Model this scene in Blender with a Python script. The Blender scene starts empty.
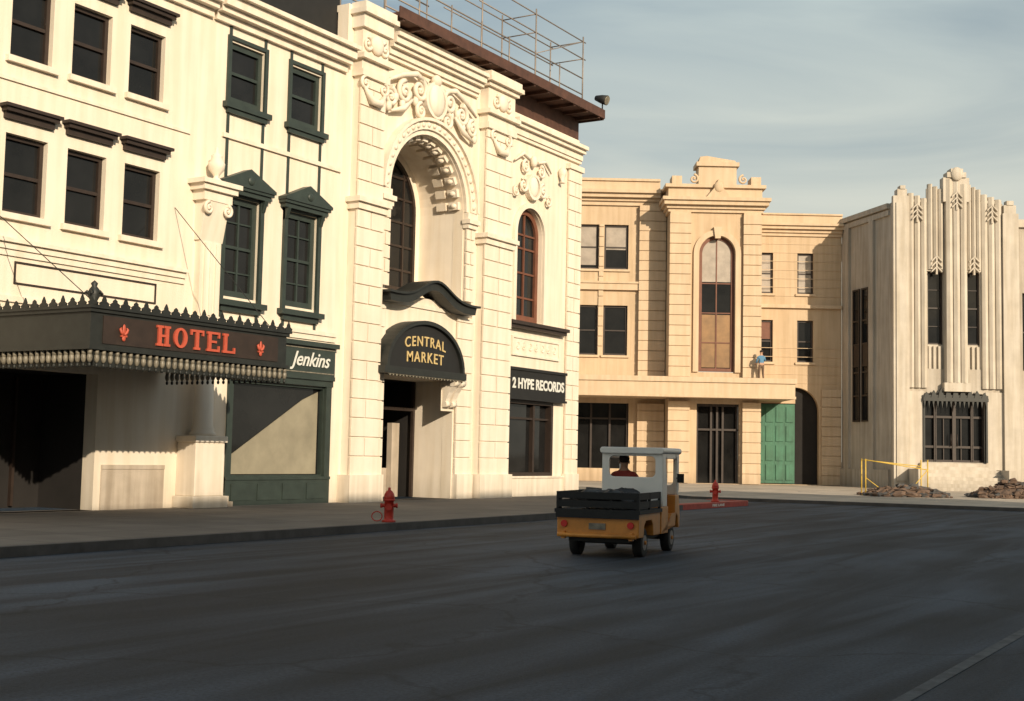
import bpy, bmesh, math, random
from mathutils import Vector, Matrix
random.seed(7)
S=bpy.context.scene
COL=S.collection
rad=math.radians
# ------------------------------------------------------------ materials
def mat(name,col,rough=.8,var=.12,scale=2.0,bump=.0,bscale=30,metal=0,streak=0,spec=.5,stains=None):
    m=bpy.data.materials.new(name); m.use_nodes=True; nt=m.node_tree; N=nt.nodes; L=nt.links
    b=N["Principled BSDF"]; b.inputs["Roughness"].default_value=rough; b.inputs["Metallic"].default_value=metal
    b.inputs["Specular IOR Level"].default_value=spec
    g=N.new("ShaderNodeNewGeometry")
    n=N.new("ShaderNodeTexNoise"); n.inputs["Scale"].default_value=scale; n.inputs["Detail"].default_value=6
    n.inputs["Roughness"].default_value=.6
    L.new(g.outputs["Position"],n.inputs["Vector"])
    r=N.new("ShaderNodeValToRGB"); r.color_ramp.elements[0].position=.3; r.color_ramp.elements[1].position=.7
    c0=[max(0,c*(1-var)) for c in col]; c1=[min(1,c*(1+var)) for c in col]
    r.color_ramp.elements[0].color=(*c0,1); r.color_ramp.elements[1].color=(*c1,1)
    L.new(n.outputs["Fac"],r.inputs["Fac"]); out=r.outputs["Color"]
    if streak>0:
        mp=N.new("ShaderNodeMapping"); mp.inputs["Scale"].default_value=(3.0,3.0,.22)
        L.new(g.outputs["Position"],mp.inputs["Vector"])
        n2=N.new("ShaderNodeTexNoise"); n2.inputs["Scale"].default_value=1.4; n2.inputs["Detail"].default_value=5
        L.new(mp.outputs[0],n2.inputs["Vector"])
        r2=N.new("ShaderNodeValToRGB"); r2.color_ramp.elements[0].position=.35; r2.color_ramp.elements[1].position=.62
        k=1-streak; r2.color_ramp.elements[0].color=(k,k*.97,k*.92,1); r2.color_ramp.elements[1].color=(1,1,1,1)
        L.new(n2.outputs["Fac"],r2.inputs["Fac"])
        mx=N.new("ShaderNodeMix"); mx.data_type='RGBA'; mx.blend_type='MULTIPLY'; mx.inputs["Factor"].default_value=1
        L.new(out,mx.inputs[6]); L.new(r2.outputs["Color"],mx.inputs[7]); out=mx.outputs[2]
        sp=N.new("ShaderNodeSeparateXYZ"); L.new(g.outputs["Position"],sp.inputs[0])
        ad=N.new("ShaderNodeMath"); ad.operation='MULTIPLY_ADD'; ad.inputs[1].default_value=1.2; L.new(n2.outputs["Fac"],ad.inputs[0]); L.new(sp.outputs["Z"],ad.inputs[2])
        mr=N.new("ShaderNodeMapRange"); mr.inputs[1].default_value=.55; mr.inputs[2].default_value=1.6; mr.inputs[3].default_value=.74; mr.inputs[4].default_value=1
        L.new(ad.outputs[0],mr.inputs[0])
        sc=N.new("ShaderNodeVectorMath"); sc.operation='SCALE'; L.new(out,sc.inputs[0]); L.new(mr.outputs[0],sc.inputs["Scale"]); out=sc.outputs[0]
    L.new(out,b.inputs["Base Color"])
    if bump>0:
        n3=N.new("ShaderNodeTexNoise"); n3.inputs["Scale"].default_value=bscale; n3.inputs["Detail"].default_value=4
        L.new(g.outputs["Position"],n3.inputs["Vector"])
        bp=N.new("ShaderNodeBump"); bp.inputs["Strength"].default_value=bump; bp.inputs["Distance"].default_value=.02
        L.new(n3.outputs["Fac"],bp.inputs["Height"]); L.new(bp.outputs[0],b.inputs["Normal"])
    return m
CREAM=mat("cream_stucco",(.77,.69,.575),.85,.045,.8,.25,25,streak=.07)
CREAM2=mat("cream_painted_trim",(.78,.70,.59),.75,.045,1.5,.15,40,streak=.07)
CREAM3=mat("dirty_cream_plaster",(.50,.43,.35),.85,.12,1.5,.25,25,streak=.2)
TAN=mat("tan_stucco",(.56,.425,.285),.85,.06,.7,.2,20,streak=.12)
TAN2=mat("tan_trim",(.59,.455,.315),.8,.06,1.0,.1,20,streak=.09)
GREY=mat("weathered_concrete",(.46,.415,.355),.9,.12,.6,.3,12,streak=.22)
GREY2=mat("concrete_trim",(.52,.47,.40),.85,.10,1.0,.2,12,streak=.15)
DKGREEN=mat("dark_green_paint",(.028,.040,.034),.5,.2,3)
BLACKG=mat("black_green_metal",(.016,.018,.016),.55,.3,4)
GREEN=mat("green_door_paint",(.045,.16,.10),.6,.2,2,streak=.2)
BROWN=mat("dark_brown_paint",(.030,.019,.014),.55,.25,4)
REDBR=mat("red_brown_paint",(.15,.055,.03),.6,.2,3)
BLK=mat("matt_black",(.010,.010,.010),.7,.2,4)
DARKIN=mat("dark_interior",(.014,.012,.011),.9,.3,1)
GLASS=mat("window_glass",(.012,.012,.012),.06,.4,.8,.08,1.2,spec=.28)
BLIND=mat("pale_blind",(.33,.28,.23),.4,.2,2)
OCHRE=mat("ochre_shade",(.22,.12,.045),.5,.35,1)
WINLIGHT=mat("painted_window_light",(.28,.25,.18),.5,.2,1.2)  # pale colour standing in for light on the shop window
SIGNRED=mat("orange_red_letters",(.47,.085,.045),.55,.12,5)
GOLD=mat("gold_letters",(.58,.43,.19),.45,.1,5)
WHITEL=mat("white_letters",(.68,.68,.63),.5,.05,5)
BULB=mat("dull_tin_drops",(.19,.17,.13),.45,.4,9)
ROOFB=mat("brown_timber",(.08,.036,.024),.7,.3,3)
PIPE=mat("galvanised_pipe",(.26,.22,.19),.5,.15,6,metal=.3)
RED=mat("hydrant_red",(.46,.035,.02),.45,.15,8)
KRED=mat("red_kerb_paint",(.34,.05,.035),.7,.25,5)
YEL=mat("yellow_paint",(.60,.40,.06),.55,.15,5)
ORANGE=mat("orange_body_paint",(.60,.24,.04),.4,.18,4)
WHITE=mat("white_cab_paint",(.78,.77,.72),.35,.05,3)
RUBBER=mat("tyre_rubber",(.016,.016,.016),.8,.2,10)
RIM=mat("rim_metal",(.22,.20,.19),.5,.2,8,metal=.3)
BAG=mat("dark_tarpaulin",(.022,.022,.024),.55,.3,5)
LAMPR=mat("red_lamp_lens",(.55,.02,.015),.25,.1,5)
CABGL=mat("cab_seat_vinyl",(.03,.03,.03),.6,.2,5)
DIRT=mat("broken_earth",(.13,.085,.06),.95,.35,3,.5,8)
SKIN=mat("skin",(.45,.26,.17),.6,.05,5)
HAIR=mat("dark_hair",(.03,.02,.015),.7,.2,20)
SHIRTR=mat("dark_red_shirt",(.30,.04,.03),.8,.1,8)
SHIRTB=mat("blue_shirt",(.08,.20,.33),.8,.1,8)
JEANS=mat("brown_trousers",(.14,.09,.06),.8,.1,8)

def asphalt():
    m=mat("asphalt",(.029,.037,.049),.75,.12,.35,.6,60,spec=.35)
    nt=m.node_tree;N=nt.nodes;L=nt.links;b=N["Principled BSDF"]
    src=b.inputs["Base Color"].links[0].from_socket
    g=N.new("ShaderNodeNewGeometry")
    n=N.new("ShaderNodeTexNoise"); n.inputs["Scale"].default_value=28; n.inputs["Detail"].default_value=6; n.inputs["Roughness"].default_value=.7
    L.new(g.outputs["Position"],n.inputs["Vector"])
    r=N.new("ShaderNodeMapRange"); r.inputs[1].default_value=.3; r.inputs[2].default_value=.7; r.inputs[3].default_value=.5; r.inputs[4].default_value=1.6
    L.new(n.outputs["Fac"],r.inputs[0])
    mp=N.new("ShaderNodeMapping"); mp.inputs["Scale"].default_value=(1.1,.10,1); mp.inputs["Rotation"].default_value=(0,0,-.12)
    L.new(g.outputs["Position"],mp.inputs["Vector"])
    n2=N.new("ShaderNodeTexNoise"); n2.inputs["Scale"].default_value=1; n2.inputs["Detail"].default_value=8; n2.inputs["Distortion"].default_value=1.2
    L.new(mp.outputs[0],n2.inputs["Vector"])
    r2=N.new("ShaderNodeMapRange"); r2.inputs[1].default_value=.38; r2.inputs[2].default_value=.64; r2.inputs[3].default_value=.55; r2.inputs[4].default_value=1.75
    L.new(n2.outputs["Fac"],r2.inputs[0])
    n4=N.new("ShaderNodeTexNoise"); n4.inputs["Scale"].default_value=.16; n4.inputs["Detail"].default_value=5
    L.new(g.outputs["Position"],n4.inputs["Vector"])
    r4=N.new("ShaderNodeMapRange"); r4.inputs[1].default_value=.38; r4.inputs[2].default_value=.62; r4.inputs[3].default_value=.7; r4.inputs[4].default_value=1.35
    L.new(n4.outputs["Fac"],r4.inputs[0])
    vo=N.new("ShaderNodeTexVoronoi"); vo.feature='DISTANCE_TO_EDGE'; vo.inputs["Scale"].default_value=.22
    wn=N.new("ShaderNodeTexNoise"); wn.inputs["Scale"].default_value=1.3; wn.inputs["Detail"].default_value=4
    L.new(g.outputs["Position"],wn.inputs["Vector"])
    av=N.new("ShaderNodeVectorMath"); av.operation='MULTIPLY_ADD'; av.inputs[1].default_value=(.9,.9,.9); L.new(wn.outputs["Color"],av.inputs[0]); L.new(g.outputs["Position"],av.inputs[2])
    L.new(av.outputs[0],vo.inputs["Vector"])
    r5=N.new("ShaderNodeMapRange"); r5.inputs[1].default_value=.0; r5.inputs[2].default_value=.012; r5.inputs[3].default_value=.5; r5.inputs[4].default_value=1
    L.new(vo.outputs["Distance"],r5.inputs[0])
    out=r.outputs[0]
    for q in (r2,r4,r5):
        mu=N.new("ShaderNodeMath"); mu.operation='MULTIPLY'; L.new(out,mu.inputs[0]); L.new(q.outputs[0],mu.inputs[1]); out=mu.outputs[0]
    mx=N.new("ShaderNodeVectorMath"); mx.operation='SCALE'; L.new(src,mx.inputs[0]); L.new(out,mx.inputs["Scale"])
    L.new(mx.outputs[0],b.inputs["Base Color"])
    return m
ASPH=asphalt()
def slabs(name,col,w):
    m=mat(name,col,.85,.18,.8,.3,30)
    nt=m.node_tree;N=nt.nodes;L=nt.links;b=N["Principled BSDF"]
    src=b.inputs["Base Color"].links[0].from_socket
    g=N.new("ShaderNodeNewGeometry")
    br=N.new("ShaderNodeTexBrick"); br.offset=0; br.inputs["Scale"].default_value=1; br.inputs["Brick Width"].default_value=w; br.inputs["Row Height"].default_value=w
    br.inputs["Mortar Size"].default_value=.014
    br.inputs["Color1"].default_value=(1,1,1,1); br.inputs["Color2"].default_value=(.8,.8,.8,1); br.inputs["Mortar"].default_value=(.4,.4,.4,1)
    L.new(g.outputs["Position"],br.inputs["Vector"])
    mx=N.new("ShaderNodeMix"); mx.data_type='RGBA'; mx.blend_type='MULTIPLY'; mx.inputs["Factor"].default_value=1
    L.new(src,mx.inputs[6]); L.new(br.outputs["Color"],mx.inputs[7]); L.new(mx.outputs[2],b.inputs["Base Color"])
    return m
PAVE=slabs("concrete_pavement",(.185,.165,.145),1.5)
PAVE2=slabs("pale_concrete_pavement",(.48,.41,.33),3.0)
KERB=mat("kerb_concrete",(.075,.072,.07),.85,.3,2,.2,20)
EARTH=mat("dry_earth",(.22,.17,.12),.95,.25,.3,.4,5)
PAINT=mat("worn_road_paint",(.075,.08,.085),.8,.5,6)

# ------------------------------------------------------------ mesh builder
class MB:
    def __init__(s): s.v=[];s.f=[];s.m=[];s.s=[]
    def add(s,vs,fs,m=0,sm=False):
        o=len(s.v); s.v+= [tuple(v) for v in vs]
        for f in fs: s.f.append([i+o for i in f]); s.m.append(m); s.s.append(sm)
        return s
    def box(s,x0,x1,y0,y1,z0,z1,m=0):
        vs=[(x,y,z) for z in(z0,z1) for y in(y0,y1) for x in(x0,x1)]
        return s.add(vs,[(0,2,3,1),(4,5,7,6),(0,1,5,4),(2,6,7,3),(0,4,6,2),(1,3,7,5)],m)
    def prism(s,poly,y0,y1,m=0):
        n=len(poly); vs=[(x,y0,z) for x,z in poly]+[(x,y1,z) for x,z in poly]
        return s.add(vs,[list(range(n)),list(range(2*n-1,n-1,-1))]+[(i,i+n,(i+1)%n+n,(i+1)%n) for i in range(n)],m)
    def prismx(s,poly,x0,x1,m=0):
        n=len(poly); vs=[(x0,y,z) for y,z in poly]+[(x1,y,z) for y,z in poly]
        return s.add(vs,[list(range(n)),list(range(2*n-1,n-1,-1))]+[(i,i+n,(i+1)%n+n,(i+1)%n) for i in range(n)],m)
    def prismz(s,poly,z0,z1,m=0):
        n=len(poly); vs=[(x,y,z0) for x,y in poly]+[(x,y,z1) for x,y in poly]
        return s.add(vs,[list(range(n)),list(range(2*n-1,n-1,-1))]+[(i,i+n,(i+1)%n+n,(i+1)%n) for i in range(n)],m)
    def tube(s,pts,r,seg=8,m=0,sm=True):
        pts=[Vector(p) for p in pts]; n=len(pts)
        rs=r if isinstance(r,(list,tuple)) else [r]*n
        vs=[];up=None
        for i,p in enumerate(pts):
            t=(pts[min(i+1,n-1)]-pts[max(i-1,0)]).normalized()
            if up is None:
                up=Vector((0,0,1)) if abs(t.z)<.9 else Vector((1,0,0))
            a=t.cross(up).normalized(); b=a.cross(t).normalized(); up=b
            for k in range(seg):
                an=2*math.pi*k/seg; vs.append(p+(a*math.cos(an)+b*math.sin(an))*rs[i])
        fs=[(i*seg+k,i*seg+(k+1)%seg,(i+1)*seg+(k+1)%seg,(i+1)*seg+k) for i in range(n-1) for k in range(seg)]
        s.add(vs,fs,m,sm)
        o=len(s.v)-len(vs)
        s.f.append([o+k for k in range(seg)][::-1]); s.m.append(m); s.s.append(False)
        s.f.append([o+(n-1)*seg+k for k in range(seg)]); s.m.append(m); s.s.append(False)
        return s
    def lathe(s,cx,cy,prof,seg=16,m=0,sm=True):
        return s.tube([(cx,cy,z) for r,z in prof],[max(r,.001) for r,z in prof],seg,m,sm)
    def ball(s,c,r,m=0,seg=12,rings=8):
        if not isinstance(r,(tuple,list)): r=(r,r,r)
        vs=[(c[0],c[1],c[2]-r[2])]
        for i in range(1,rings):
            a=math.pi*i/rings
            for k in range(seg):
                b=2*math.pi*k/seg
                vs.append((c[0]+r[0]*math.sin(a)*math.cos(b),c[1]+r[1]*math.sin(a)*math.sin(b),c[2]-r[2]*math.cos(a)))
        vs.append((c[0],c[1],c[2]+r[2])); T=len(vs)-1
        fs=[(0,1+(k+1)%seg,1+k) for k in range(seg)]
        for i in range(rings-2):
            for k in range(seg):
                a=1+i*seg+k;b=1+i*seg+(k+1)%seg
                fs.append((a,b,b+seg,a+seg))
        o=1+(rings-2)*seg
        fs+=[(o+k,o+(k+1)%seg,T) for k in range(seg)]
        return s.add(vs,fs,m,True)
    def ring(s,cx,cz,r0,r1,y0,y1,a0=0,a1=180,n=24,m=0):
        out=[];inn=[]
        for k in range(n+1):
            a=rad(a0+(a1-a0)*k/n); out.append((cx+r1*math.cos(a),cz+r1*math.sin(a))); inn.append((cx+r0*math.cos(a),cz+r0*math.sin(a)))
        vs=[];fs=[]
        for k in range(n+1):
            vs+=[(out[k][0],y0,out[k][1]),(inn[k][0],y0,inn[k][1]),(inn[k][0],y1,inn[k][1]),(out[k][0],y1,out[k][1])]
        for k in range(n):
            o=4*k
            for j in range(4):
                fs.append((o+j,o+(j+1)%4,o+4+(j+1)%4,o+4+j))
        fs+=[(0,1,2,3),(4*n,4*n+3,4*n+2,4*n+1)]
        s.add(vs,fs,m)
        return s
    def scroll(s,cx,cz,R,y,turns=1.6,r=.05,flip=1,m=0,start=90):
        pts=[];rs=[];n=int(18*turns)
        for i in range(n+1):
            t=i/n; a=rad(start)+flip*t*turns*2*math.pi; q=R*(1-.85*t)
            pts.append((cx+q*math.cos(a),y,cz+q*math.sin(a))); rs.append(r*(1-.4*t))
        s.tube(pts,rs,6,m); s.ball((cx,y,cz),(R*.22,r,R*.22),m,8,6)
        return s
    def spandrel(s,cx,zs,r,ztop,y0,y1,m=0,n=12):
        for sg in(-1,1):
            poly=[(cx+sg*r,zs)]+[(cx+sg*r*math.cos(math.pi/2*k/n),zs+r*math.sin(math.pi/2*k/n)) for k in range(1,n+1)]
            if ztop>zs+r+1e-6: poly+=[(cx,ztop)]
            poly+=[(cx+sg*r,ztop)]
            s.prism(poly,y0,y1,m)
        return s
    def archpoly(s,cx,zs,r,z0,y0,y1,m=0,n=24):
        poly=[(cx-r,z0),(cx+r,z0)]+[(cx+r*math.cos(math.pi*k/n),zs+r*math.sin(math.pi*k/n)) for k in range(n+1)]
        return s.prism(poly,y0,y1,m)
    def wall(s,x0,x1,z0,z1,ops,th=.4,y=0,m=0):
        xs=sorted(set([x0,x1]+[min(max(v,x0),x1) for o in ops for v in o[:2]]))
        zs=sorted(set([z0,z1]+[min(max(v,z0),z1) for o in ops for v in o[2:4]]))
        nx,nz=len(xs)-1,len(zs)-1
        def solid(i,j):
            if i<0 or j<0 or i>=nx or j>=nz: return False
            cx=(xs[i]+xs[i+1])/2; cz=(zs[j]+zs[j+1])/2
            return not any(o[0]<cx<o[1] and o[2]<cz<o[3] for o in ops)
        y1=y+th
        for i in range(nx):
            for j in range(nz):
                if not solid(i,j): continue
                a,b,c,d=xs[i],xs[i+1],zs[j],zs[j+1]
                s.add([(a,y,c),(b,y,c),(b,y,d),(a,y,d)],[(0,1,2,3)],m)
                s.add([(a,y1,c),(b,y1,c),(b,y1,d),(a,y1,d)],[(3,2,1,0)],m)
                if not solid(i-1,j): s.add([(a,y,c),(a,y,d),(a,y1,d),(a,y1,c)],[(0,1,2,3)],m)
                if not solid(i+1,j): s.add([(b,y,c),(b,y1,c),(b,y1,d),(b,y,d)],[(0,1,2,3)],m)
                if not solid(i,j-1): s.add([(a,y,c),(a,y1,c),(b,y1,c),(b,y,c)],[(0,1,2,3)],m)
                if not solid(i,j+1): s.add([(a,y,d),(b,y,d),(b,y1,d),(a,y1,d)],[(0,1,2,3)],m)
        return s

class Thing:
    def __init__(s,name,label,category,loc,rot=0,off=(0,0,0),group=None):
        s.root=bpy.data.objects.new(name,None); COL.objects.link(s.root)
        s.root.empty_display_size=.3
        Mr=Matrix.Rotation(rot,3,'Z'); s.off=Vector(off)
        s.root.location=Vector(loc)+Mr@Vector(off); s.root.rotation_euler=(0,0,rot)
        s.root["label"]=label; s.root["category"]=category
        if group: s.root["group"]=group
    def part(s,name,mb,mats,parent=None,label=None,bevel=0,recalc=True):
        o=obj(name,mb,mats,s.off,bevel,recalc); o.parent=parent or s.root
        if label:o["label"]=label
        return o
def obj(name,mb,mats,off=Vector((0,0,0)),bevel=0,recalc=True):
    me=bpy.data.meshes.new(name)
    me.from_pydata([tuple(Vector(v)-Vector(off)) for v in mb.v],[],mb.f)
    if not isinstance(mats,(list,tuple)): mats=[mats]
    for x in mats: me.materials.append(x)
    me.polygons.foreach_set("material_index",mb.m); me.polygons.foreach_set("use_smooth",mb.s)
    if recalc:
        bm=bmesh.new(); bm.from_mesh(me); bmesh.ops.recalc_face_normals(bm,faces=bm.faces); bm.to_mesh(me); bm.free()
    me.update()
    o=bpy.data.objects.new(name,me); COL.objects.link(o)
    if bevel>0:
        md=o.modifiers.new("bevel",'BEVEL'); md.width=bevel; md.segments=2; md.limit_method='ANGLE'
    return o
def textmesh(body,size,ext=.015,bold=0,shear=0,arc=0,spacing=1.0):
    c=bpy.data.curves.new("lettering",'FONT'); c.body=body; c.size=size; c.extrude=ext; c.offset=bold; c.shear=shear
    c.align_x='CENTER'; c.align_y='CENTER'; c.space_character=spacing
    t=bpy.data.objects.new("lettering",c); COL.objects.link(t); bpy.context.view_layer.update()
    me=bpy.data.meshes.new_from_object(t.evaluated_get(bpy.context.evaluated_depsgraph_get()))
    bpy.data.objects.remove(t)
    mb=MB(); vs=[]
    for v in me.vertices: vs.append((v.co.x,-v.co.z,v.co.y-arc*v.co.x**2))
    mb.add(vs,[list(p.vertices) for p in me.polygons]); return mb
def shift(mb,dx,dy,dz,sx=1,sz=1):
    mb.v=[(x*sx+dx,y+dy,z*sz+dz) for x,y,z in mb.v]; return mb
def copything(root,loc,rot=None,label=None):
    def rec(o,par):
        c=o.copy(); COL.objects.link(c)
        if par: c.parent=par
        for ch in o.children: rec(ch,c)
        return c
    c=rec(root,None); c.location=loc
    if rot is not None: c.rotation_euler=(0,0,rot)
    if label: c["label"]=label
    return c

# windows --------------------------------------------------------
def sash(T,x0,x1,z0,z1,fm,y=.16,fw=.09,glass=GLASS,rail=True,mull=0,hood=None,sill=None,trans=0,name="window",shade=None):
    g=MB().box(x0,x1,y+.06,y+.09,z0,z1); G=T.part(name,g,glass)
    f=MB(); f.box(x0,x0+fw,y-.02,y+.1,z0,z1); f.box(x1-fw,x1,y-.02,y+.1,z0,z1)
    f.box(x0+fw,x1-fw,y-.02,y+.1,z1-fw,z1); f.box(x0+fw,x1-fw,y-.02,y+.1,z0,z0+fw)
    zm=(z0+z1)/2
    if rail: f.box(x0+fw,x1-fw,y-.01,y+.1,zm-.04,zm+.04)
    for k in range(mull):
        xm=x0+(x1-x0)*(k+1)/(mull+1); f.box(xm-.03,xm+.03,y,y+.1,z0+fw,z1-fw)
    for k in range(trans):
        zz=z0+(z1-z0)*(k+1)/(trans+1); f.box(x0+fw,x1-fw,y+.01,y+.095,zz-.02,zz+.02)
    T.part("frame",f,fm,G)
    if shade: T.part("blind",MB().box(x0+fw,x1-fw,y+.04,y+.055,z1-(z1-z0)*shade[0],z1-fw),shade[1],G)
    if sill: T.part("sill",MB().box(x0-.12,x1+.12,-.12,y-.03,z0-.14,z0-.003),sill,G)
    if hood:
        h=MB(); a,b=x0-.14,x1+.14
        h.box(a+.05,b-.05,-.10,-.003,z1+.30,z1+.44); h.box(a,b,-.2,-.003,z1+.44,z1+.53); h.box(a-.06,b+.06,-.26,-.003,z1+.53,z1+.6)
        T.part("hood",h,hood,G)
    return G
def archwin(T,cx,zs,r,z0,fm,y,fw=.12,glass=GLASS,mulls=(0,),rails=(),name="arched_window",upper=None):
    G=T.part(name,MB().archpoly(cx,zs,r,z0,y+.06,y+.1),glass)
    f=MB(); f.ring(cx,zs,r-fw,r,y-.03,y+.12); f.box(cx-r,cx-r+fw,y-.03,y+.12,z0,zs); f.box(cx+r-fw,cx+r,y-.03,y+.12,z0,zs)
    f.box(cx-r+fw,cx+r-fw,y-.03,y+.12,z0,z0+fw)
    for q in mulls:
        h=math.sqrt(max(0,(r-fw)**2-q*q)); f.box(cx+q-.035,cx+q+.035,y,y+.11,z0+fw,zs+h)
    for z in rails:
        w=r-fw if z<=zs else math.sqrt(max(0,(r-fw)**2-(z-zs)**2)); f.box(cx-w,cx+w,y+.01,y+.105,z-.035,z+.035)
    T.part("frame",f,fm,G)
    if upper:
        n=20; T.part("blind",MB().prism([(cx-r+fw,upper[0]),(cx+r-fw,upper[0])]+[(cx+(r-fw)*math.cos(math.pi*k/n),zs+(r-fw)*math.sin(math.pi*k/n)) for k in range(n+1)],y+.03,y+.055),upper[1],G)
    return G
def pier(mb,x0,x1,z0,z1,y0,y1,h=.6,gap=.05,g=.05,m=0,jit=True):
    mb.box(x0+.03,x1-.03,y0+g,y1,z0,z1,m); z=z0;i=0
    while z<z1-.1:
        t=min(z+h-gap,z1)
        if jit and i%2==0:
            mb.box(x0,x1,y0,y0+g+.01,z,t,m)
        elif jit:
            xm=(x0+x1)/2; mb.box(x0,xm-.02,y0,y0+g+.01,z,t,m); mb.box(xm+.02,x1,y0,y0+g+.01,z,t,m)
        else: mb.box(x0,x1,y0,y0+g+.01,z,t,m)
        z+=h;i+=1
def cornice(mb,x0,x1,z,steps,y1=0,m=0,ret=True):
    for h,p in steps:
        mb.box(x0-(p if ret else 0),x1+(p if ret else 0),-p,y1,z,z+h,m); z+=h
    return z

# =================================================================== SETTING
def sheet(name,poly,z,m):
    mb=MB(); mb.add([(x,y,z) for x,y in poly],[list(range(len(poly)))]); o=obj(name,mb,m,recalc=False); o["kind"]="structure"; return o
sheet("ground",[(-1500,-1500),(1500,-1500),(1500,1500),(-1500,1500)],-.012,EARTH)
sheet("road",[(-120,-60),(60,-60),(60,75),(-120,75)],0,ASPH)
def slab(name,poly,z0,z1,m):
    o=obj(name,MB().prismz(poly,z0,z1),m); o["kind"]="structure"; return o
slab("sidewalk",[(-24.6,-20),(-16.12,-20),(-16.32,14),(-17.02,38),(-17.3,38),(-17.4,44.0),(-24.6,44.0)],-.01,.15,PAVE)
slab("kerb",[(-16.12,-20),(-15.95,-20),(-16.15,14),(-16.85,38),(-17.02,38),(-16.32,14)],-.01,.155,KERB)
slab("red_kerb",[(-17.3,38),(-16.85,38),(-16.93,43.7),(-17.1,44.25),(-18.6,44.3),(-18.6,44.0),(-17.4,44.0)],-.01,.17,KRED)
slab("side_street_kerb",[(-18.6,44.0),(-18.6,44.3),(-24.6,44.3),(-24.6,44.0)],-.01,.155,KERB)
slab("far_sidewalk",[(-95,97),(-70,68),(-30,56.5),(-21,48.2),(-9,48.9),(14,50.3),(40,52),(40,130),(-95,130)],-.01,.12,PAVE2)
slab("far_kerb",[(-30.1,56.3),(-21.05,48.0),(-9,48.7),(14,50.1),(40,51.8),(40,52),(14,50.3),(-9,48.9),(-21,48.2),(-30,56.5)],-.01,.125,KERB)
slab("opposite_sidewalk",[(4.2,-25),(8.4,-25),(8.4,44),(4.2,44)],-.01,.15,PAVE)
mb=MB(); 
mb.box(-2.5,-2.39,4,29.6,.002,.004)
o=obj("lane_line",mb,PAINT); o["kind"]="structure"
mb=textmesh("FIRE LANE",.14,.004,.004)
mb.v=[(-16.85-.0140*(41.0+x*1.7-38)+.004-y*.3,41.0+x*1.7,.085+z*.8) for x,y,z in mb.v]
o=obj("kerb_lettering",mb,WHITEL,recalc=False); o["kind"]="structure"

# =================================================================== FACADE A
AO=(-24,0,0); AR=rad(90)
# ---- hotel building
T=Thing("hotel_building","cream stucco hotel with rows of dark sash windows","building",AO,AR,(18,0,0))
cols=[(14.5,15.63),(16.2,17.33),(17.92,19.03),(19.58,20.7),(21.26,22.38)]
rows=[(6.65,8.4),(10.1,11.8)]
ops=[(a,b,c,d) for a,b in cols for c,d in rows]+[(16.4,20.75,.15,3.3)]
T.part("wall",MB().wall(12,24.0,0,13.0,ops,.4),CREAM)
T.part("roof",MB().box(12,24.0,.4,9,12.6,12.9),BROWN)
tr=MB()
tr.box(12,23.3,-.05,-.003,5.72,5.86); tr.box(12,23.3,-.10,-.003,5.86,6.0); tr.box(12,23.3,-.18,-.003,6.0,6.09)
T.part("string_course",tr,CREAM2)
T.part("string_course",MB().box(12,23.3,-.06,-.003,4.72,4.85),CREAM2)
T.part("string_course",MB().box(12,23.3,-.05,-.003,9.55,9.63),CREAM2)
for a,b in [(13.2,17.9),(18.3,22.4)]:
    ln=MB(); ln.box(a,b,-.03,-.002,5.58,5.62); ln.box(a,b,-.03,-.002,5.12,5.16); ln.box(a,a+.04,-.03,-.002,5.16,5.58); ln.box(b-.04,b,-.03,-.002,5.16,5.58)
    T.part("panel_moulding",ln,BROWN)
c=MB(); cornice(c,12,23.9,12.75,[(.2,.12),(.15,.3),(.25,.45),(.12,.6)],.1,ret=False); T.part("cornice",c,CREAM2)
for a,b in cols:
    for c_,d in rows: sash(T,a,b,c_,d,BROWN,hood=BROWN,sill=CREAM2,fw=.1)
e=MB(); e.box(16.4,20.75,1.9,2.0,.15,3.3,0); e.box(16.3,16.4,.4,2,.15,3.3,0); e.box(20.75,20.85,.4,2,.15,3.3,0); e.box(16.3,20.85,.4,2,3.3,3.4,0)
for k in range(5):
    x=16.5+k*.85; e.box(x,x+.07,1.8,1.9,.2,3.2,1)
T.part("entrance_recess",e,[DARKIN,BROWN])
p=MB(); p.box(20.95,22.9,-.03,-.002,.15,1.1); p.box(20.95,22.9,-.05,-.003,1.1,1.2)
T.part("dado",p,CREAM3)
p=MB(); p.box(23.22,24.42,-.72,0,.15,.45); p.box(23.32,24.32,-.65,0,.45,1.78); p.box(23.26,24.38,-.7,0,1.78,1.94)
T.part("plinth",p,CREAM2,bevel=.02)
p=MB(); p.lathe(23.82,-.36,[(.33,1.94),(.33,2.02),(.28,2.06),(.29,2.12),(.25,2.2),(.22,4.6)],20)
T.part("column",p,CREAM2)
p=MB(); p.box(23.65,24.38,-.2,0,4.9,6.9); p.box(23.5,24.5,-.42,0,7.9,8.15); p.box(23.4,24.6,-.52,0,8.15,8.3);p.box(23.3,24.68,-.6,0,8.3,8.42)
p.prismx([(0,6.9),(-.2,6.9),(-.28,7.3),(-.4,7.9),(0,7.9)],23.6,24.42)
for x in(23.68,24.34): p.scroll(x,7.7,.16,-.42,1.5,.05,1 if x<24 else -1)
for x in (23.82,24.02,24.22): p.box(x-.04,x+.04,-.24,-.2,5.0,6.85)
T.part("pilaster",p,CREAM2)
p=MB(); p.lathe(24.0,-.3,[(.14,8.42),(.14,8.48),(.06,8.55),(.08,8.6),(.2,8.75),(.22,8.9),(.13,9.05),(.15,9.1),(.06,9.18),(.04,9.3),(.0,9.34)],14)
T.part("urn",p,CREAM2)
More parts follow.
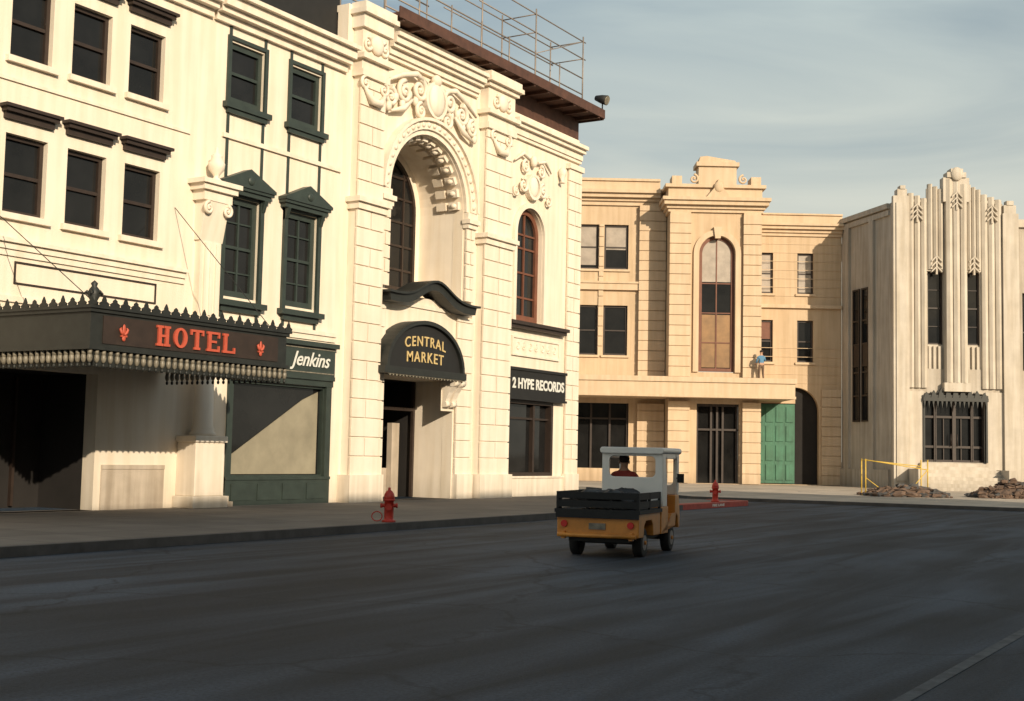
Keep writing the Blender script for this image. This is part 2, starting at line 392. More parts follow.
# ---- marquee
T=Thing("hotel_marquee","dark green metal hotel marquee with crested top and red lettering","marquee",AO,AR,(19.9,-2,3.2))
m=MB(); m.box(17.05,22.7,-4,-.02,3.5,3.62,0); m.box(17.05,22.7,-4,-3.9,3.62,4.3,0); m.box(17.05,17.15,-3.9,-.02,3.62,4.3,0); m.box(22.6,22.7,-3.9,-.02,3.62,4.3,0)
m.box(17.15,22.6,-3.9,-.02,4.12,4.2,0)
for z,h,pp in((3.5,.07,.05),(4.23,.07,.05),(4.3,.05,.09)):
    m.box(17.05-pp,22.7+pp,-4-pp,-4,z,z+h); m.box(17.05-pp,17.05,-4,-.02,z,z+h); m.box(22.7,22.7+pp,-4,-.02,z,z+h)
T.part("canopy_box",m,BLACKG)
T.part("sign_panel",MB().box(17.35,22.4,-4.02,-4.002,3.63,4.18),BROWN)
def crest(cr,x,y,ax,h):
    P=[(-.10,4.35),(.10,4.35),(.12,4.41),(.05,4.45),(.05,4.48),(0,4.49+h),(-.05,4.48),(-.05,4.45),(-.12,4.41)]
    if ax=='x': cr.prism([(x+a,b) for a,b in P],y-.015,y+.015)
    else: cr.prismx([(y+a,b) for a,b in P],x-.015,x+.015)
cr=MB(); n=21
for i in range(n+1): crest(cr,17.05+5.65*i/n,-4.05,'x',.08 if i%2 else .03)
cr.box(17.0,22.75,-4.06,-4.04,4.35,4.37); T.part("cresting",cr,BLACKG)
for xx in (17.02,22.75):
    cr=MB(); cr.box(xx-.01,xx+.01,-4.0,-.1,4.35,4.37)
    for i in range(1,14): crest(cr,xx,-4.05+i*.28,'y',.08 if i%2 else .03)
    T.part("cresting",cr,BLACKG)
fr=MB()
def drop(x,y):
    fr.tube([(x,y,3.5),(x,y,3.40)],.045,6,1); fr.ball((x,y,3.34),(.055,.055,.1),1,8,6)
    fr.ball((x,y,3.2),(.035,.035,.05),0,6,4)
i=0
while i*.17<5.65: drop(17.09+i*.17,-3.97); i+=1
i=1
while i*.17<3.9: drop(17.09,-3.97+i*.17); drop(22.68,-3.97+i*.17); i+=1
fr.box(17.2,22.6,-3.95,-3.93,3.18,3.5,0); fr.box(17.15,17.17,-3.9,-.05,3.18,3.5,0)
T.part("fringe",fr,[BLACKG,BULB])
def slabletter(mb,ch,x,z,w,h,y0,y1):
    t=w*.24; s=h*.12
    def serif(cx,zz): mb.box(cx-t*.95,cx+t*.95,y0-.001,y1,zz,zz+s)
    if ch=='H':
        for cx in(x+t,x+w-t): mb.box(cx-t/2,cx+t/2,y0,y1,z+s,z+h-s); serif(cx,z); serif(cx,z+h-s)
        mb.box(x+t*1.5,x+w-t*1.5,y0,y1,z+h*.44,z+h*.56)
    if ch=='O':
        vs=[];n=28
        for k in range(n):
            a=2*math.pi*k/n
            for rx,rz in((w*.5,h*.5),(w*.24,h*.38)):
                for yy in(y0,y1): vs.append((x+w/2+rx*math.cos(a),yy,z+h/2+rz*math.sin(a)))
        fs=[]
        for k in range(n):
            a=4*k;b=4*((k+1)%n); fs+=[(a,b,b+2,a+2),(a+1,a+3,b+3,b+1),(a,a+1,b+1,b),(a+2,b+2,b+3,a+3)]
        mb.add(vs,fs)
    if ch=='T':
        mb.box(x+w/2-t/2,x+w/2+t/2,y0,y1,z+s,z+h-s); serif(x+w/2,z); mb.box(x,x+w,y0,y1,z+h-s,z+h)
        mb.box(x,x+t*.5,y0,y1,z+h*.72,z+h-s); mb.box(x+w-t*.5,x+w,y0,y1,z+h*.72,z+h-s)
    if ch in 'EL':
        mb.box(x+t*.4,x+t*1.4,y0,y1,z+s,z+h-s); mb.box(x,x+w,y0,y1,z,z+s); mb.box(x+w-t*.5,x+w,y0,y1,z+s,z+h*.3)
        if ch=='E':
            mb.box(x,x+w,y0,y1,z+h-s,z+h); mb.box(x+w-t*.5,x+w,y0,y1,z+h*.7,z+h-s); mb.box(x+t*1.4,x+w*.75,y0,y1,z+h*.44,z+h*.56)
        else: mb.box(x,x+t*1.8,y0,y1,z+h-s,z+h)
x=18.70
lt=MB()
for ch in "HOTEL": slabletter(lt,ch,x,3.70,.38,.42,-4.06,-4.02); x+=.475
T.part("hotel_lettering",lt,SIGNRED)
def fleur(mb,x,z,q,y=-4.045):
    mb.ball((x,y,z+.05*q),(.045*q,.02,.13*q)); 
    for sg in(-1,1):
        mb.tube([(x,y,z-.05*q),(x+sg*.07*q,y,z+.0*q),(x+sg*.1*q,y,z+.07*q),(x+sg*.07*q,y,z+.1*q)],[.03*q,.035*q,.03*q,.015*q],6)
    mb.box(x-.08*q,x+.08*q,y-.015,y+.02,z-.09*q,z-.05*q); mb.ball((x,y,z-.12*q),(.05*q,.02,.06*q))
for x in(17.85,21.8):
    fl=MB(); fleur(fl,x,3.88,.95); T.part("emblem",fl,SIGNRED)
fi=MB(); fi.lathe(17.1,-4,[(.1,4.35),(.06,4.42),(.13,4.55),(.1,4.66),(.05,4.72),(.07,4.78),(.0,4.84)],10)
for a in range(5):
    an=a*math.pi*2/5; fi.tube([(17.1,-4,4.5),(17.1+.14*math.cos(an),-4+.14*math.sin(an),4.62),(17.1+.2*math.cos(an),-4+.2*math.sin(an),4.56)],[.03,.03,.015],5)
T.part("finial",fi,BLACKG)
for a,b in (((17.4,-3.9,4.3),(17.6,-.02,6.7)),((22.4,-3.9,4.3),(22.9,-.02,7.6))):
    T.part("stay_wire",MB().tube([a,b],.010,5),BLK)

# ---- narrow shop building
T=Thing("shop_building","narrow cream building with pedimented green windows and corner shop","building",AO,AR,(26.6,0,0))
ops=[(24.65,25.95,5.6,8.25),(27.05,28.35,5.6,8.25),(24.65,25.95,10.75,12.35),(27.05,28.35,10.75,12.35),(25.0,29.05,.85,3.45)]
T.part("wall",MB().wall(24.003,29.5,0,13.0,ops,.4,.004),CREAM)
T.part("roof",MB().box(24.0,29.5,.41,9,12.6,12.9),BROWN)
c=MB(); cornice(c,24.0,29.4,12.75,[(.2,.12),(.15,.3),(.25,.45),(.12,.6)],.1,ret=False)
T.part("cornice",c,CREAM2)
T.part("parapet",MB().box(24.05,29.6,.45,3.0,13.47,15.2),BLK)
T.part("string_course",MB().box(24.45,29.3,-.07,.0,9.75,9.87),CREAM2)
T.part("string_course",MB().box(24.45,29.3,-.10,.0,4.9,5.02).box(24.45,29.3,-.05,.0,4.75,4.9),CREAM2)
for a,b in((24.65,25.95),(27.05,28.35)):
    for x in(a-.06,b-.02):
        for za,zb in((8.6,10.42),(12.5,12.75),(5.02,5.2)):
            T.part("timber_strip",MB().box(x,x+.09,-.03,.0,za,zb),DKGREEN)
for a,b in((24.65,25.95),(27.05,28.35)):
    G=sash(T,a,b,5.6,8.25,DKGREEN,fw=.17,y=.1,mull=1,trans=3)
    h=MB(); cx=(a+b)/2
    h.box(a-.14,a,-.08,.0,5.5,8.3); h.box(b,b+.14,-.08,.0,5.5,8.3); h.box(a-.25,b+.25,-.2,.0,8.3,8.42)
    h.prism([(a-.35,8.5),(b+.35,8.5),(b+.35,8.58),(cx,9.02),(a-.35,8.58)],-.3,.0); h.box(a-.32,b+.32,-.26,.0,8.42,8.5)
    for x in(a-.08,b+.08): h.prismx([(0,7.95),(-.1,8.0),(-.2,8.3),(0,8.3)],x-.06,x+.06)
    h.ball((cx,-.3,8.7),(.12,.05,.12)); h.box(a,b,-.06,.0,8.25,8.3)
    T.part("pediment",h,DKGREEN,G)
    T.part("sill",MB().box(a-.25,b+.25,-.2,.0,5.35,5.5).box(a-.1,b+.1,-.1,.0,5.2,5.35),DKGREEN,G)
    G=sash(T,a,b,10.75,12.35,DKGREEN,fw=.15,y=.1,mull=0,trans=1)
    h=MB(); h.box(a-.12,a,-.06,.0,10.7,12.4); h.box(b,b+.12,-.06,.0,10.7,12.4); h.box(a-.12,b+.12,-.06,.0,12.4,12.5)
    h.box(a-.22,b+.22,-.16,.0,10.55,10.7); h.box(a-.1,b+.1,-.1,.0,10.42,10.55)
    T.part("surround",h,DKGREEN,G)
g=MB().box(25.3,28.95,.2,.24,.95,3.4); G=T.part("shop_window",g,GLASS)
T.part("painted_window_light",MB().prism([(25.36,.97),(28.85,.97),(28.85,3.3),(28.2,3.05),(25.36,1.45)],.17,.195),WINLIGHT,G)  # pale panel cut to the diagonal light area, light painted into its colour
f=MB()
f.box(25.0,25.3,.05,.26,.85,3.45); f.box(28.95,29.05,.05,.26,.85,3.45); f.box(25.3,28.95,.05,.26,3.38,3.45); f.box(25.3,28.95,.05,.26,.85,.95)
f.box(25.0,25.08,-.04,.05,.5,3.5); f.box(28.97,29.2,-.05,.05,.15,3.7)
T.part("frame",f,DKGREEN,G)
f=MB(); f.box(25.0,29.2,-.06,0.0,.15,.85); f.box(25.0,29.2,-.09,0.0,.82,.9)
for k in range(4): f.box(25.2+k*1.0,25.95+k*1.0,-.085,-.06,.28,.72)
T.part("stall_riser",f,DKGREEN)
T.part("step",MB().box(24.45,25.0,-.35,0,.15,.28).box(24.45,25.0,-.2,0,.28,.42),CREAM3)
s=MB(); s.box(24.95,29.25,-.12,0.0,3.62,3.74); s.box(24.95,29.25,-.06,0.0,3.45,3.62); s.box(24.95,29.25,-.1,0,3.74,4.55); s.box(24.9,29.3,-.22,0,4.55,4.68)
SG=T.part("sign_board",s,DKGREEN)
s=MB(); s.box(26.9,29.2,-.115,-.102,3.8,3.83); s.box(26.9,29.2,-.115,-.102,4.48,4.51); T.part("sign_line",s,BULB,SG)
tm=shift(textmesh("Jenkins",.56,.008,.006,.38),28.15,-.125,4.16); T.part("shop_lettering",tm,WHITEL,SG)

# ---- market hall
T=Thing("market_hall","ornate cream building with tall arched niche and rusticated piers","building",AO,AR,(34,0,0))
cx=33.75; R0=2.1; zs=9.7
ops=[(cx-R0,cx+R0,6.55,zs+R0),(31.6,35.5,.15,4.0)]
w=MB(); w.wall(29.5,39.0,0,14.7,ops,.4,.006); w.spandrel(cx,zs,R0,zs+R0,.006,.406)
T.part("wall",w,CREAM)
T.part("roof",MB().box(29.5,39.0,.41,9,14.2,14.5),BROWN)
n=MB(); n.box(cx-R0-.15,cx-R0,.4,1.8,6.4,zs); n.box(cx+R0,cx+R0+.15,.4,1.8,6.4,zs); n.ring(cx,zs,R0,R0+.15,.4,1.8); n.box(cx-R0-.15,cx+R0+.15,.4,1.8,6.3,6.55)
rg=1.85
n.wall(cx-R0-.15,cx+R0+.15,6.55,12.0,[(cx-rg,cx+rg,7.0,zs+rg)],.15,1.78); n.spandrel(cx,zs,rg,zs+rg,1.78,1.93)
T.part("niche",n,CREAM2)
archwin(T,cx,zs,rg,7.0,BROWN,1.8,.12,mulls=(-1.2,-.4,.4,1.2),rails=(7.7,8.5,9.3,10.1,10.8))
a=MB(); a.ring(cx,zs,R0+.02,R0+.18,-.12,.0); a.ring(cx,zs,R0+.18,R0+.45,-.2,.0); a.ring(cx,zs,R0+.45,R0+.55,-.3,.0)
for k in range(25):
    an=rad(4+172*k/24); q=R0+.32
    a.ball((cx+q*math.cos(an),-.2,zs+q*math.sin(an)),(.09,.07,.09),0,7,5)
for k in range(15):
    an=rad(6+168*k/14); q=R0-.05
    for y0,y1 in((.12,.5),(.62,1.0)):
        c_=Vector((cx+q*math.cos(an),0,zs+q*math.sin(an))); t_=Vector((-math.sin(an),0,math.cos(an))); r_=Vector((math.cos(an),0,math.sin(an)))
        P=[]
        for yy in(y0,y1):
            for u_,v_ in((-.13,-.09),(.13,-.09),(.13,.06),(-.13,.06)):
                q_=c_+t_*u_+r_*v_; P.append((q_.x,yy,q_.z))
        a.add(P,[(0,1,2,3),(7,6,5,4),(0,4,5,1),(1,5,6,2),(2,6,7,3),(3,7,4,0)])
    a.ball((cx+(R0-.14)*math.cos(an),.31,zs+(R0-.14)*math.sin(an)),(.09,.13,.09),0,7,5)
T.part("archivolt",a,CREAM2)
for sg in(-1,1):
    j=MB()
    x0,x1=sorted((cx+sg*(R0+.02),cx+sg*(R0+.52)))
    pier(j,x0,x1,6.7,9.15,-.16,.0,.42)
    j.box(x0-.04,x1+.04,-.24,.0,9.15,9.3); j.box(x0-.08,x1+.08,-.32,.0,9.3,9.45); j.box(x0,x1,-.2,.0,9.45,9.68)
    T.part("jamb",j,CREAM2)
for x0,x1 in((29.75,31.05),(36.7,38.5)):
    p=MB()
    p.box(x0-.12,x1+.12,-.45,0,.15,.95); pier(p,x0,x1,.95,8.75,-.36,0,.56,.04,.05)
    p.box(x0-.06,x1+.06,-.44,0,8.75,8.95); p.box(x0-.14,x1+.14,-.54,0,8.95,9.1)
    pier(p,x0+.05,x1-.05,9.1,12.75,-.32,0,.56,.04,.05)
    p.box(x0-.02,x1+.02,-.42,0,12.75,12.95); p.box(x0-.12,x1+.12,-.52,0,13.25,13.4)
    p.box(x0,x1,-.36,0,12.95,13.25); p.box(x0+.02,x1-.02,-.34,0,13.4,14.2)
    zt=0 if x0>35 else .25
    p.box(x0-.08,x1+.08,-.46,0,14.2,14.35+zt); p.box(x0-.18,x1+.18,-.6,0,14.35+zt,14.5+zt);p.box(x0-.12,x1+.12,-.54,0,14.5+zt,14.7+zt)
    sgx=(x0+x1)/2
    p.ball((sgx,-.4,13.8),(.3,.12,.3)); 
    for s_ in(-1,1): p.scroll(sgx+s_*.42,13.75,.24,-.38,1.4,.06,s_); p.scroll(sgx+s_*.45,12.55,.22,-.36,1.4,.06,-s_)
    p.tube([(sgx-.5,-.38,12.4),(sgx-.2,-.42,12.05),(sgx+.2,-.42,12.05),(sgx+.5,-.38,12.4)],[.05,.12,.12,.05],8)
    T.part("rusticated_pier",p,CREAM2)
p=MB()
p.ball((cx,-.25,12.95),(.42,.2,.55)); p.ring(cx,12.95,.48,.6,-.3,-.0,0,360,28)
for s_ in(-1,1):
    p.scroll(cx+s_*.85,13.1,.38,-.2,1.6,.1,s_); p.scroll(cx+s_*.75,12.45,.26,-.2,1.5,.08,-s_)
    p.scroll(cx+s_*1.6,12.85,.36,-.18,1.6,.09,-s_); p.scroll(cx+s_*2.3,12.55,.3,-.16,1.6,.08,s_)
    p.tube([(cx+s_*.5,-.2,13.4),(cx+s_*1.1,-.24,13.55),(cx+s_*1.8,-.2,13.35),(cx+s_*2.5,-.16,13.0)],[.07,.1,.09,.04],8)
    p.tube([(cx+s_*1.2,-.18,12.7),(cx+s_*1.7,-.2,12.3),(cx+s_*2.3,-.18,12.1)],[.05,.1,.04],8)
    for q in range(5): p.ball((cx+s_*(1.0+q*.35),-.16,12.7-.12*q+.25*(q%2)),(.12,.1,.16),0,8,6)
p.ball((cx,-.25,13.6),(.22,.16,.2))
T.part("cartouche",p,CREAM2)
c=MB(); cornice(c,31.3,36.45,13.75,[(.12,.12),(.2,.2),(.12,.34),(.2,.45),(.12,.55)],.0,ret=False)
c.box(29.5,39.0,.0,.5,14.7,14.9)
T.part("cornice",c,CREAM2)
for x0,x1 in((31.2,31.58),(35.55,36.5)):
    p=MB(); pier(p,x0,x1,.95,6.1,-.12,0,.56,.04,.05,jit=False); p.box(x0-.0,x1+.0,-.2,0,.15,.95)
    T.part("lower_rustication",p,CREAM2)
T.part("string_course",MB().box(31.2,36.5,-.05,0,6.2,6.32),CREAM2)
d=MB(); d.box(31.45,31.6,.4,1.6,.15,4.0,0); d.box(35.5,35.65,.4,1.6,.15,4.0,0); d.box(31.45,35.65,.4,1.6,4.0,4.12,0)
T.part("doorway",d,CREAM2)
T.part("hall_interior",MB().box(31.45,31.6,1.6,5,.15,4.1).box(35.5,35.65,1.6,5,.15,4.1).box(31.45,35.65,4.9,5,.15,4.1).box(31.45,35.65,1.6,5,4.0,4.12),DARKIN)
d=MB()
for x in(31.62,33.5,35.38): d.box(x,x+.1,1.5,1.6,.16,3.99)
d.box(31.72,33.5,1.5,1.6,3.0,3.1); d.box(33.6,35.38,1.5,1.6,3.0,3.1)
T.part("door_frame",d,BROWN)
T.part("inner_panel",MB().box(34.0,35.3,2.2,2.3,.15,1.1).box(34.9,35.3,2.0,2.2,.15,2.6),CREAM3)
def hoodz(t): return 6.15+.62*math.exp(-(t/.42)**2)+.06*t*t
poly=[];N_=28
for k in range(N_+1):
    t=-1+2*k/N_; poly.append((33.65+2.4*t,hoodz(t)+.24))
for k in range(N_,-1,-1):
    t=-1+2*k/N_; poly.append((33.65+2.4*t*.97,hoodz(t)))
h=MB(); h.prism(poly,-.5,.3)
poly2=[]
for k in range(N_+1):
    t=-1+2*k/N_; poly2.append((33.65+2.5*t,hoodz(t)+.31))
for k in range(N_,-1,-1):
    t=-1+2*k/N_; poly2.append((33.65+2.5*t,hoodz(t)+.24))
h.prism(poly2,-.6,.3)
T.part("balcony_hood",h,BLACKG)
b=MB()
for dx in (0,.36):
    x=34.95
    b.prismx([(0,3.1),(-.12,3.12),(-.2,3.4),(-.3,3.6),(-.5,3.85),(-.55,4.1),(0,4.1)],x+dx-.12,x+dx+.12)
    b.tube([(x+dx-.14,-.42,3.92),(x+dx+.14,-.42,3.92)],.14,12); b.tube([(x+dx-.13,-.12,3.22),(x+dx+.13,-.12,3.22)],.1,12)
b.box(34.8,35.5,-.02,0,3.0,4.1)
T.part("bracket",b,CREAM2)
# market sign
T=Thing("market_sign","black arched shop sign with gold lettering above doorway","sign",AO,AR,(33.2,-.4,4.2))
sx,sz,sa,sb=33.15,4.22,2.0,1.42
def halfell(a,b,n=28): return [(sx+a*math.cos(math.pi*k/n),sz+b*math.sin(math.pi*k/n)) for k in range(n+1)]
T.part("board",MB().prism(halfell(sa,sb),-.5,-.01),BLK)
s=MB()
o_=halfell(sa+.1,sb+.1); i_=halfell(sa-.02,sb-.02)
s.prism(o_+i_[::-1],-.62,-.02,0); s.box(sx-sa-.2,sx+sa+.2,-.62,-.01,sz-.22,sz-.002,0)
T.part("border",s,BLACKG)
T.part("sign_lettering",shift(textmesh("CENTRAL",.44,.01,.004,0,.09,1.22),sx,-.515,sz+.86),GOLD)
T.part("sign_lettering",shift(textmesh("MARKET",.46,.01,.004,0,.03,1.22),sx,-.515,sz+.36),GOLD)
s=MB()
for k in range(24): s.ball((sx-sa+.1+k*.17,-.58,sz-.27),.03,0,6,4)
s.box(sx-sa,sx+sa,-.59,-.57,sz-.245,sz-.22)
T.part("bulb_row",s,BULB)

# ---- record shop building
T=Thing("record_shop_building","cream building with slim arched window above shop front","building",AO,AR,(41.6,0,0))
cx=40.2; r=.95; XE=43.9
ops=[(cx-r,cx+r,6.4,9.6+r),(38.8,42.2,.85,3.6)]
w=MB(); w.wall(38.60,XE,0,13.9,ops,.4,.01); w.spandrel(cx,9.6,r,9.6+r,.01,.41); w.box(XE-.4,XE,.41,9,0,13.9)
T.part("wall",w,CREAM)
T.part("roof",MB().box(39.0,XE-.4,.42,9,13.4,13.6),BROWN)
a=MB(); a.ring(cx,9.6,r+.02,r+.2,-.1,.0); a.box(cx-r-.2,cx-r-.02,-.1,.0,6.4,9.6); a.box(cx+r+.02,cx+r+.2,-.1,0,6.4,9.6)
T.part("window_surround",a,CREAM2)
archwin(T,cx,9.6,r,6.45,REDBR,.2,.2,mulls=(0,),rails=(7.3,8.2,9.1,9.6))
p=MB(); pier(p,42.95,XE+.02,.95,12.6,-.12,0,.56,.04,.05); p.box(42.9,XE+.05,-.18,0,.15,.95); p.box(42.85,XE+.08,-.2,0,12.6,12.8)
T.part("rusticated_pier",p,CREAM2)
c=MB(); cornice(c,38.7,XE,12.95,[(.12,.1),(.25,.16),(.14,.3),(.14,.42)],.0,ret=False); T.part("cornice",c,CREAM2)
p=MB(); p.ball((cx,-.12,11.35),(.3,.16,.42)); p.ring(cx,11.35,.38,.48,-.2,0,0,360,20)
for s_ in(-1,1):
    p.scroll(cx+s_*.7,11.3,.28,-.14,1.5,.07,s_); p.scroll(cx+s_*.55,12.0,.24,-.14,1.5,.06,-s_); p.scroll(cx+s_*1.15,11.0,.2,-.12,1.4,.05,-s_)
    p.tube([(cx+s_*.3,-.14,12.3),(cx+s_*.8,-.16,12.45),(cx+s_*1.3,-.12,12.1)],[.05,.08,.03],7)
p.ball((cx,-.14,12.3),(.16,.12,.22))
T.part("cartouche",p,CREAM2)
p=MB(); p.lathe(42.3,-.15,[(.12,11.9),(.05,12.0),(.14,12.2),(.16,12.35),(.05,12.5)],10); T.part("urn_relief",p,CREAM2)
T.part("sill",MB().box(38.65,42.7,-.25,.0,6.12,6.24).box(38.6,42.75,-.35,0,6.24,6.36),BROWN)
p=MB(); p.box(39.1,42.5,-.07,0,5.15,5.22);p.box(39.1,42.5,-.07,0,5.78,5.85);p.box(39.1,39.17,-.07,0,5.22,5.78);p.box(42.43,42.5,-.07,0,5.22,5.78)
p.box(39.17,42.43,-.02,0,5.22,5.78)
for k in range(7): p.scroll(39.5+k*.44,5.5,.15,-.03,1.3,.03,1 if k%2 else -1)
T.part("relief_panel",p,CREAM2)
G=T.part("shop_window",MB().box(38.8,42.2,.25,.29,.9,3.55),GLASS)
f=MB(); f.box(38.8,38.95,.0,.32,.85,3.6); f.box(42.05,42.2,.0,.32,.85,3.6); f.box(38.95,42.05,.0,.32,3.45,3.6); f.box(38.95,42.05,.0,.32,.85,1.0); f.box(40.9,41.02,.1,.3,1.0,3.45); f.box(38.95,42.05,.12,.3,2.9,2.97)
T.part("frame",f,BROWN,G)
T.part("stall_riser",MB().box(38.75,42.9,-.06,.0,.15,.85).box(38.75,42.9,-.1,0,.8,.87),CREAM2)
T=Thing("record_shop_sign","black fascia sign with white lettering over shop window","sign",AO,AR,(40.6,-.1,3.7))
s=MB(); s.box(38.55,42.75,-.2,.0,3.66,4.62); s.box(38.5,42.8,-.25,.0,4.62,4.72); s.box(38.5,42.8,-.25,.0,3.58,3.66)
T.part("board",s,BLK)
T.part("sign_lettering",shift(textmesh("2 HYPE RECORDS",.50,.01,.016,0,0,1.02),40.75,-.215,4.14,.93,1.0),WHITEL)

# ---- roof eave, pipe railing, floodlight
T=Thing("roof_walkway","brown timber roof walkway running above the cream cornice","walkway",AO,AR,(38,1,14.9))
m=MB(); m.box(31.3,44.95,-.5,2.5,15.02,15.12); m.box(31.3,44.95,-.55,-.5,14.95,15.3); m.box(44.9,44.95,-.5,2.5,14.9,15.2)
for k in range(14): m.box(31.5+k,31.62+k,-.5,2.4,14.9,15.02)
m.box(31.3,44.8,.55,.7,13.9,15.0)
T.part("deck",m,ROOFB)
T=Thing("pipe_railing","thin metal pipe railing and scaffold frame on the roof","railing",AO,AR,(38,1,15.1))
m=MB()
for z in(15.55,15.95,16.6): m.tube([(31.6,.3,z),(44.6,.3,z)],.026,6)
for k in range(8): m.tube([(31.6+k*1.857,.3,15.12),(31.6+k*1.857,.3,16.7)],.028,6)
for x in(40.9,44.6): 
    for y in(.3,1.8): m.tube([(x,y,15.12),(x,y,18.3)],.032,6)
for z in(17.4,18.1):
    m.tube([(37.0,.3,z),(44.8,.3,z)],.024,6); m.tube([(37.0,1.8,z),(44.8,1.8,z)],.024,6)
    for x in(40.9,44.6): m.tube([(x,.3,z),(x,1.8,z)],.022,6)
m.tube([(37.2,.3,15.12),(37.2,.3,18.3)],.03,6); m.tube([(40.9,.3,16.6),(44.6,.3,18.1)],.02,6)
for z in(16.4,17.5,18.2): m.tube([(32.0,2.4,z),(36.9,2.4,z)],.028,6)
for k in range(3): m.tube([(32.0+k*2.4,2.4,15.12),(32.0+k*2.4,2.4,18.3)],.028,6)
T.part("pipes",m,PIPE)
T=Thing("floodlight","small floodlight on a bracket at the end of the roof","floodlight",AO,AR,(44.8,-.5,15.3))
m=MB(); m.tube([(44.8,-.5,15.3),(44.8,-.5,15.55)],.03,6); m.tube([(44.65,-.5,15.55),(44.95,-.5,15.55)],.02,6)
T.part("bracket",m,BLK)
m=MB(); m.tube([(44.8,-.2,15.8),(44.8,-.45,15.72),(44.8,-.7,15.64)],[.1,.17,.2],14); T.part("lamp_housing",m,BLK)
m=MB(); m.tube([(44.8,-.69,15.645),(44.8,-.72,15.632)],[.18,.17],14); T.part("lens",m,BULB)

# =================================================================== BUILDING B (tan)
ang=rad(31.5); fx,fy=-math.sin(ang),math.cos(ang)
BO=(fx*80,fy*80,0); BR=ang
T=Thing("tan_corner_building","tan stucco commercial building with arched bay and flat canopy","building",BO,BR,(12,0,0))
wins=[(a,b,c,d) for (a,b) in((-.6,.6),(.95,2.15),(3.95,5.25),(5.6,7.1)) for (c,d) in((13.2,16.0),(7.85,10.95))]
lw=MB(); lw.wall(-6,9.45,0,18.3,wins+[(2.6,7.25,.9,4.9)],.4)
T.part("left_wing",lw,TAN)
for i,(a,b,c,d) in enumerate(wins):
    sash(T,a,b,c,d,BROWN,fw=.12,y=.2,rail=True,sill=TAN2,shade=(.55 if i%4 else .9,BLIND) if c>12 else None)
for x0,x1,z0,z1,yy in((7.75,9.4,.15,4.9,-.35),(7.75,9.4,6.32,17.2,-.35),(2.6,3.6,6.5,17.2,-.2),(5.28,5.57,7.8,16.0,-.1)):
    p=MB(); pier(p,x0,x1,z0,z1,yy,0,.62,.06,.07,jit=False); T.part("rusticated_pier",p,TAN2)
T.part("belt_course",MB().box(-6,9.45,-.22,-.002,11.9,12.3).box(-6,9.45,-.3,-.002,12.3,12.42),TAN2)
c=MB(); cornice(c,-6,9.0,17.2,[(.25,.15),(.2,.3),(.25,.55),(.2,.75),(.6,.3),(.15,.42)],0,ret=False); T.part("cornice",c,TAN2)
G=T.part("shop_window",MB().box(2.6,7.25,.3,.35,.9,4.9),GLASS)
f=MB()
for x in(2.6,3.75,4.9,6.05,7.13): f.box(x,x+.12,.15,.32,.9,4.9)
f.box(2.6,7.25,.16,.33,3.9,4.0); T.part("frame",f,BROWN,G)
bw=MB(); bcx=12.3; br=1.08
bw.wall(9.45,14.9,0,17.9,[(bcx-br,bcx+br,6.8,14.0+br),(11.15,13.7,.15,4.9)],.4,-2); bw.spandrel(bcx,14.0,br,14.0+br,-2,-1.6)
bw.box(9.45,9.85,-1.6,0,0,17.9); bw.box(14.5,14.9,-1.6,0,0,17.9)
T.part("arched_bay",bw,TAN)
for x0,x1 in((9.4,10.7),(13.85,14.95)):
    for z0,z1 in((.15,5.0),(6.5,16.5)):
        p=MB(); pier(p,x0,x1,z0,z1,-2.3,-2,.62,.06,.07,jit=False); T.part("rusticated_pier",p,TAN2)
p=MB()
p.ring(bcx,14.0,br+.02,br+.35,-2.15,-2); p.box(bcx-br-.35,bcx-br-.02,-2.15,-2,6.8,14.0); p.box(bcx+br+.02,bcx+br+.35,-2.15,-2,6.8,14.0)
p.prism([(bcx-.16,14.9),(bcx+.16,14.9),(bcx+.25,15.6),(bcx-.25,15.6)],-2.3,-2)
T.part("window_surround",p,TAN2)
G=archwin(T,bcx,14.0,br,6.85,REDBR,-1.8,.2,mulls=(0,),rails=(8.6,10.4,12.2),upper=(12.3,BLIND))
for xa_,xb_ in((bcx-br+.22,bcx-.05),(bcx+.05,bcx+br-.22)):
    T.part("lower_blind",MB().box(xa_,xb_,-1.755,-1.742,7.1,10.3),OCHRE,G)
c=MB()
for h,pr,z in((.2,.15,16.5),(.2,.3,16.7),(.25,.55,16.9),(.2,.7,17.15)):
    c.box(9.4-pr*.7,14.95+pr*.7,-2-pr,0,z,z+h)
c.box(9.3,15.0,-2.1,0,17.35,18.0); c.box(9.1,15.2,-2.3,0,18.0,18.2)
c.box(11.1,13.4,-2.25,-1,18.2,19.3); c.box(10.95,13.55,-2.4,-.9,19.3,19.55); c.prism([(11.1,19.55),(13.4,19.55),(13.3,19.7),(12.9,19.75),(11.6,19.95),(11.2,19.9)],-2.2,-1)
c.box(9.5,10.1,-2.2,-1,18.2,18.7); c.box(14.3,14.9,-2.2,-1,18.2,18.7)
c.prism([(bcx-.8,17.3),(bcx+.8,17.3),(bcx+.3,17.9),(bcx,18.5),(bcx-.3,17.9)],-2.5,-2.1); c.ball((bcx,-2.45,18.0),(.3,.15,.35))
for s_ in(-1,1): c.scroll(bcx+s_*1.5,18.5,.28,-2.3,1.4,.08,s_)
T.part("bay_parapet",c,TAN2)
d=MB(); d.box(11.15,13.7,-1.55,-1.5,.15,4.9,1)
for x in(11.15,12.0,12.36,12.7,13.55): d.box(x,x+.12,-1.75,-1.55,.15,4.9,0)
d.box(11.15,13.7,-1.74,-1.55,3.3,3.42,0); d.box(11.15,13.7,-1.74,-1.55,4.75,4.9,0)
T.part("door",d,[BROWN,GLASS])
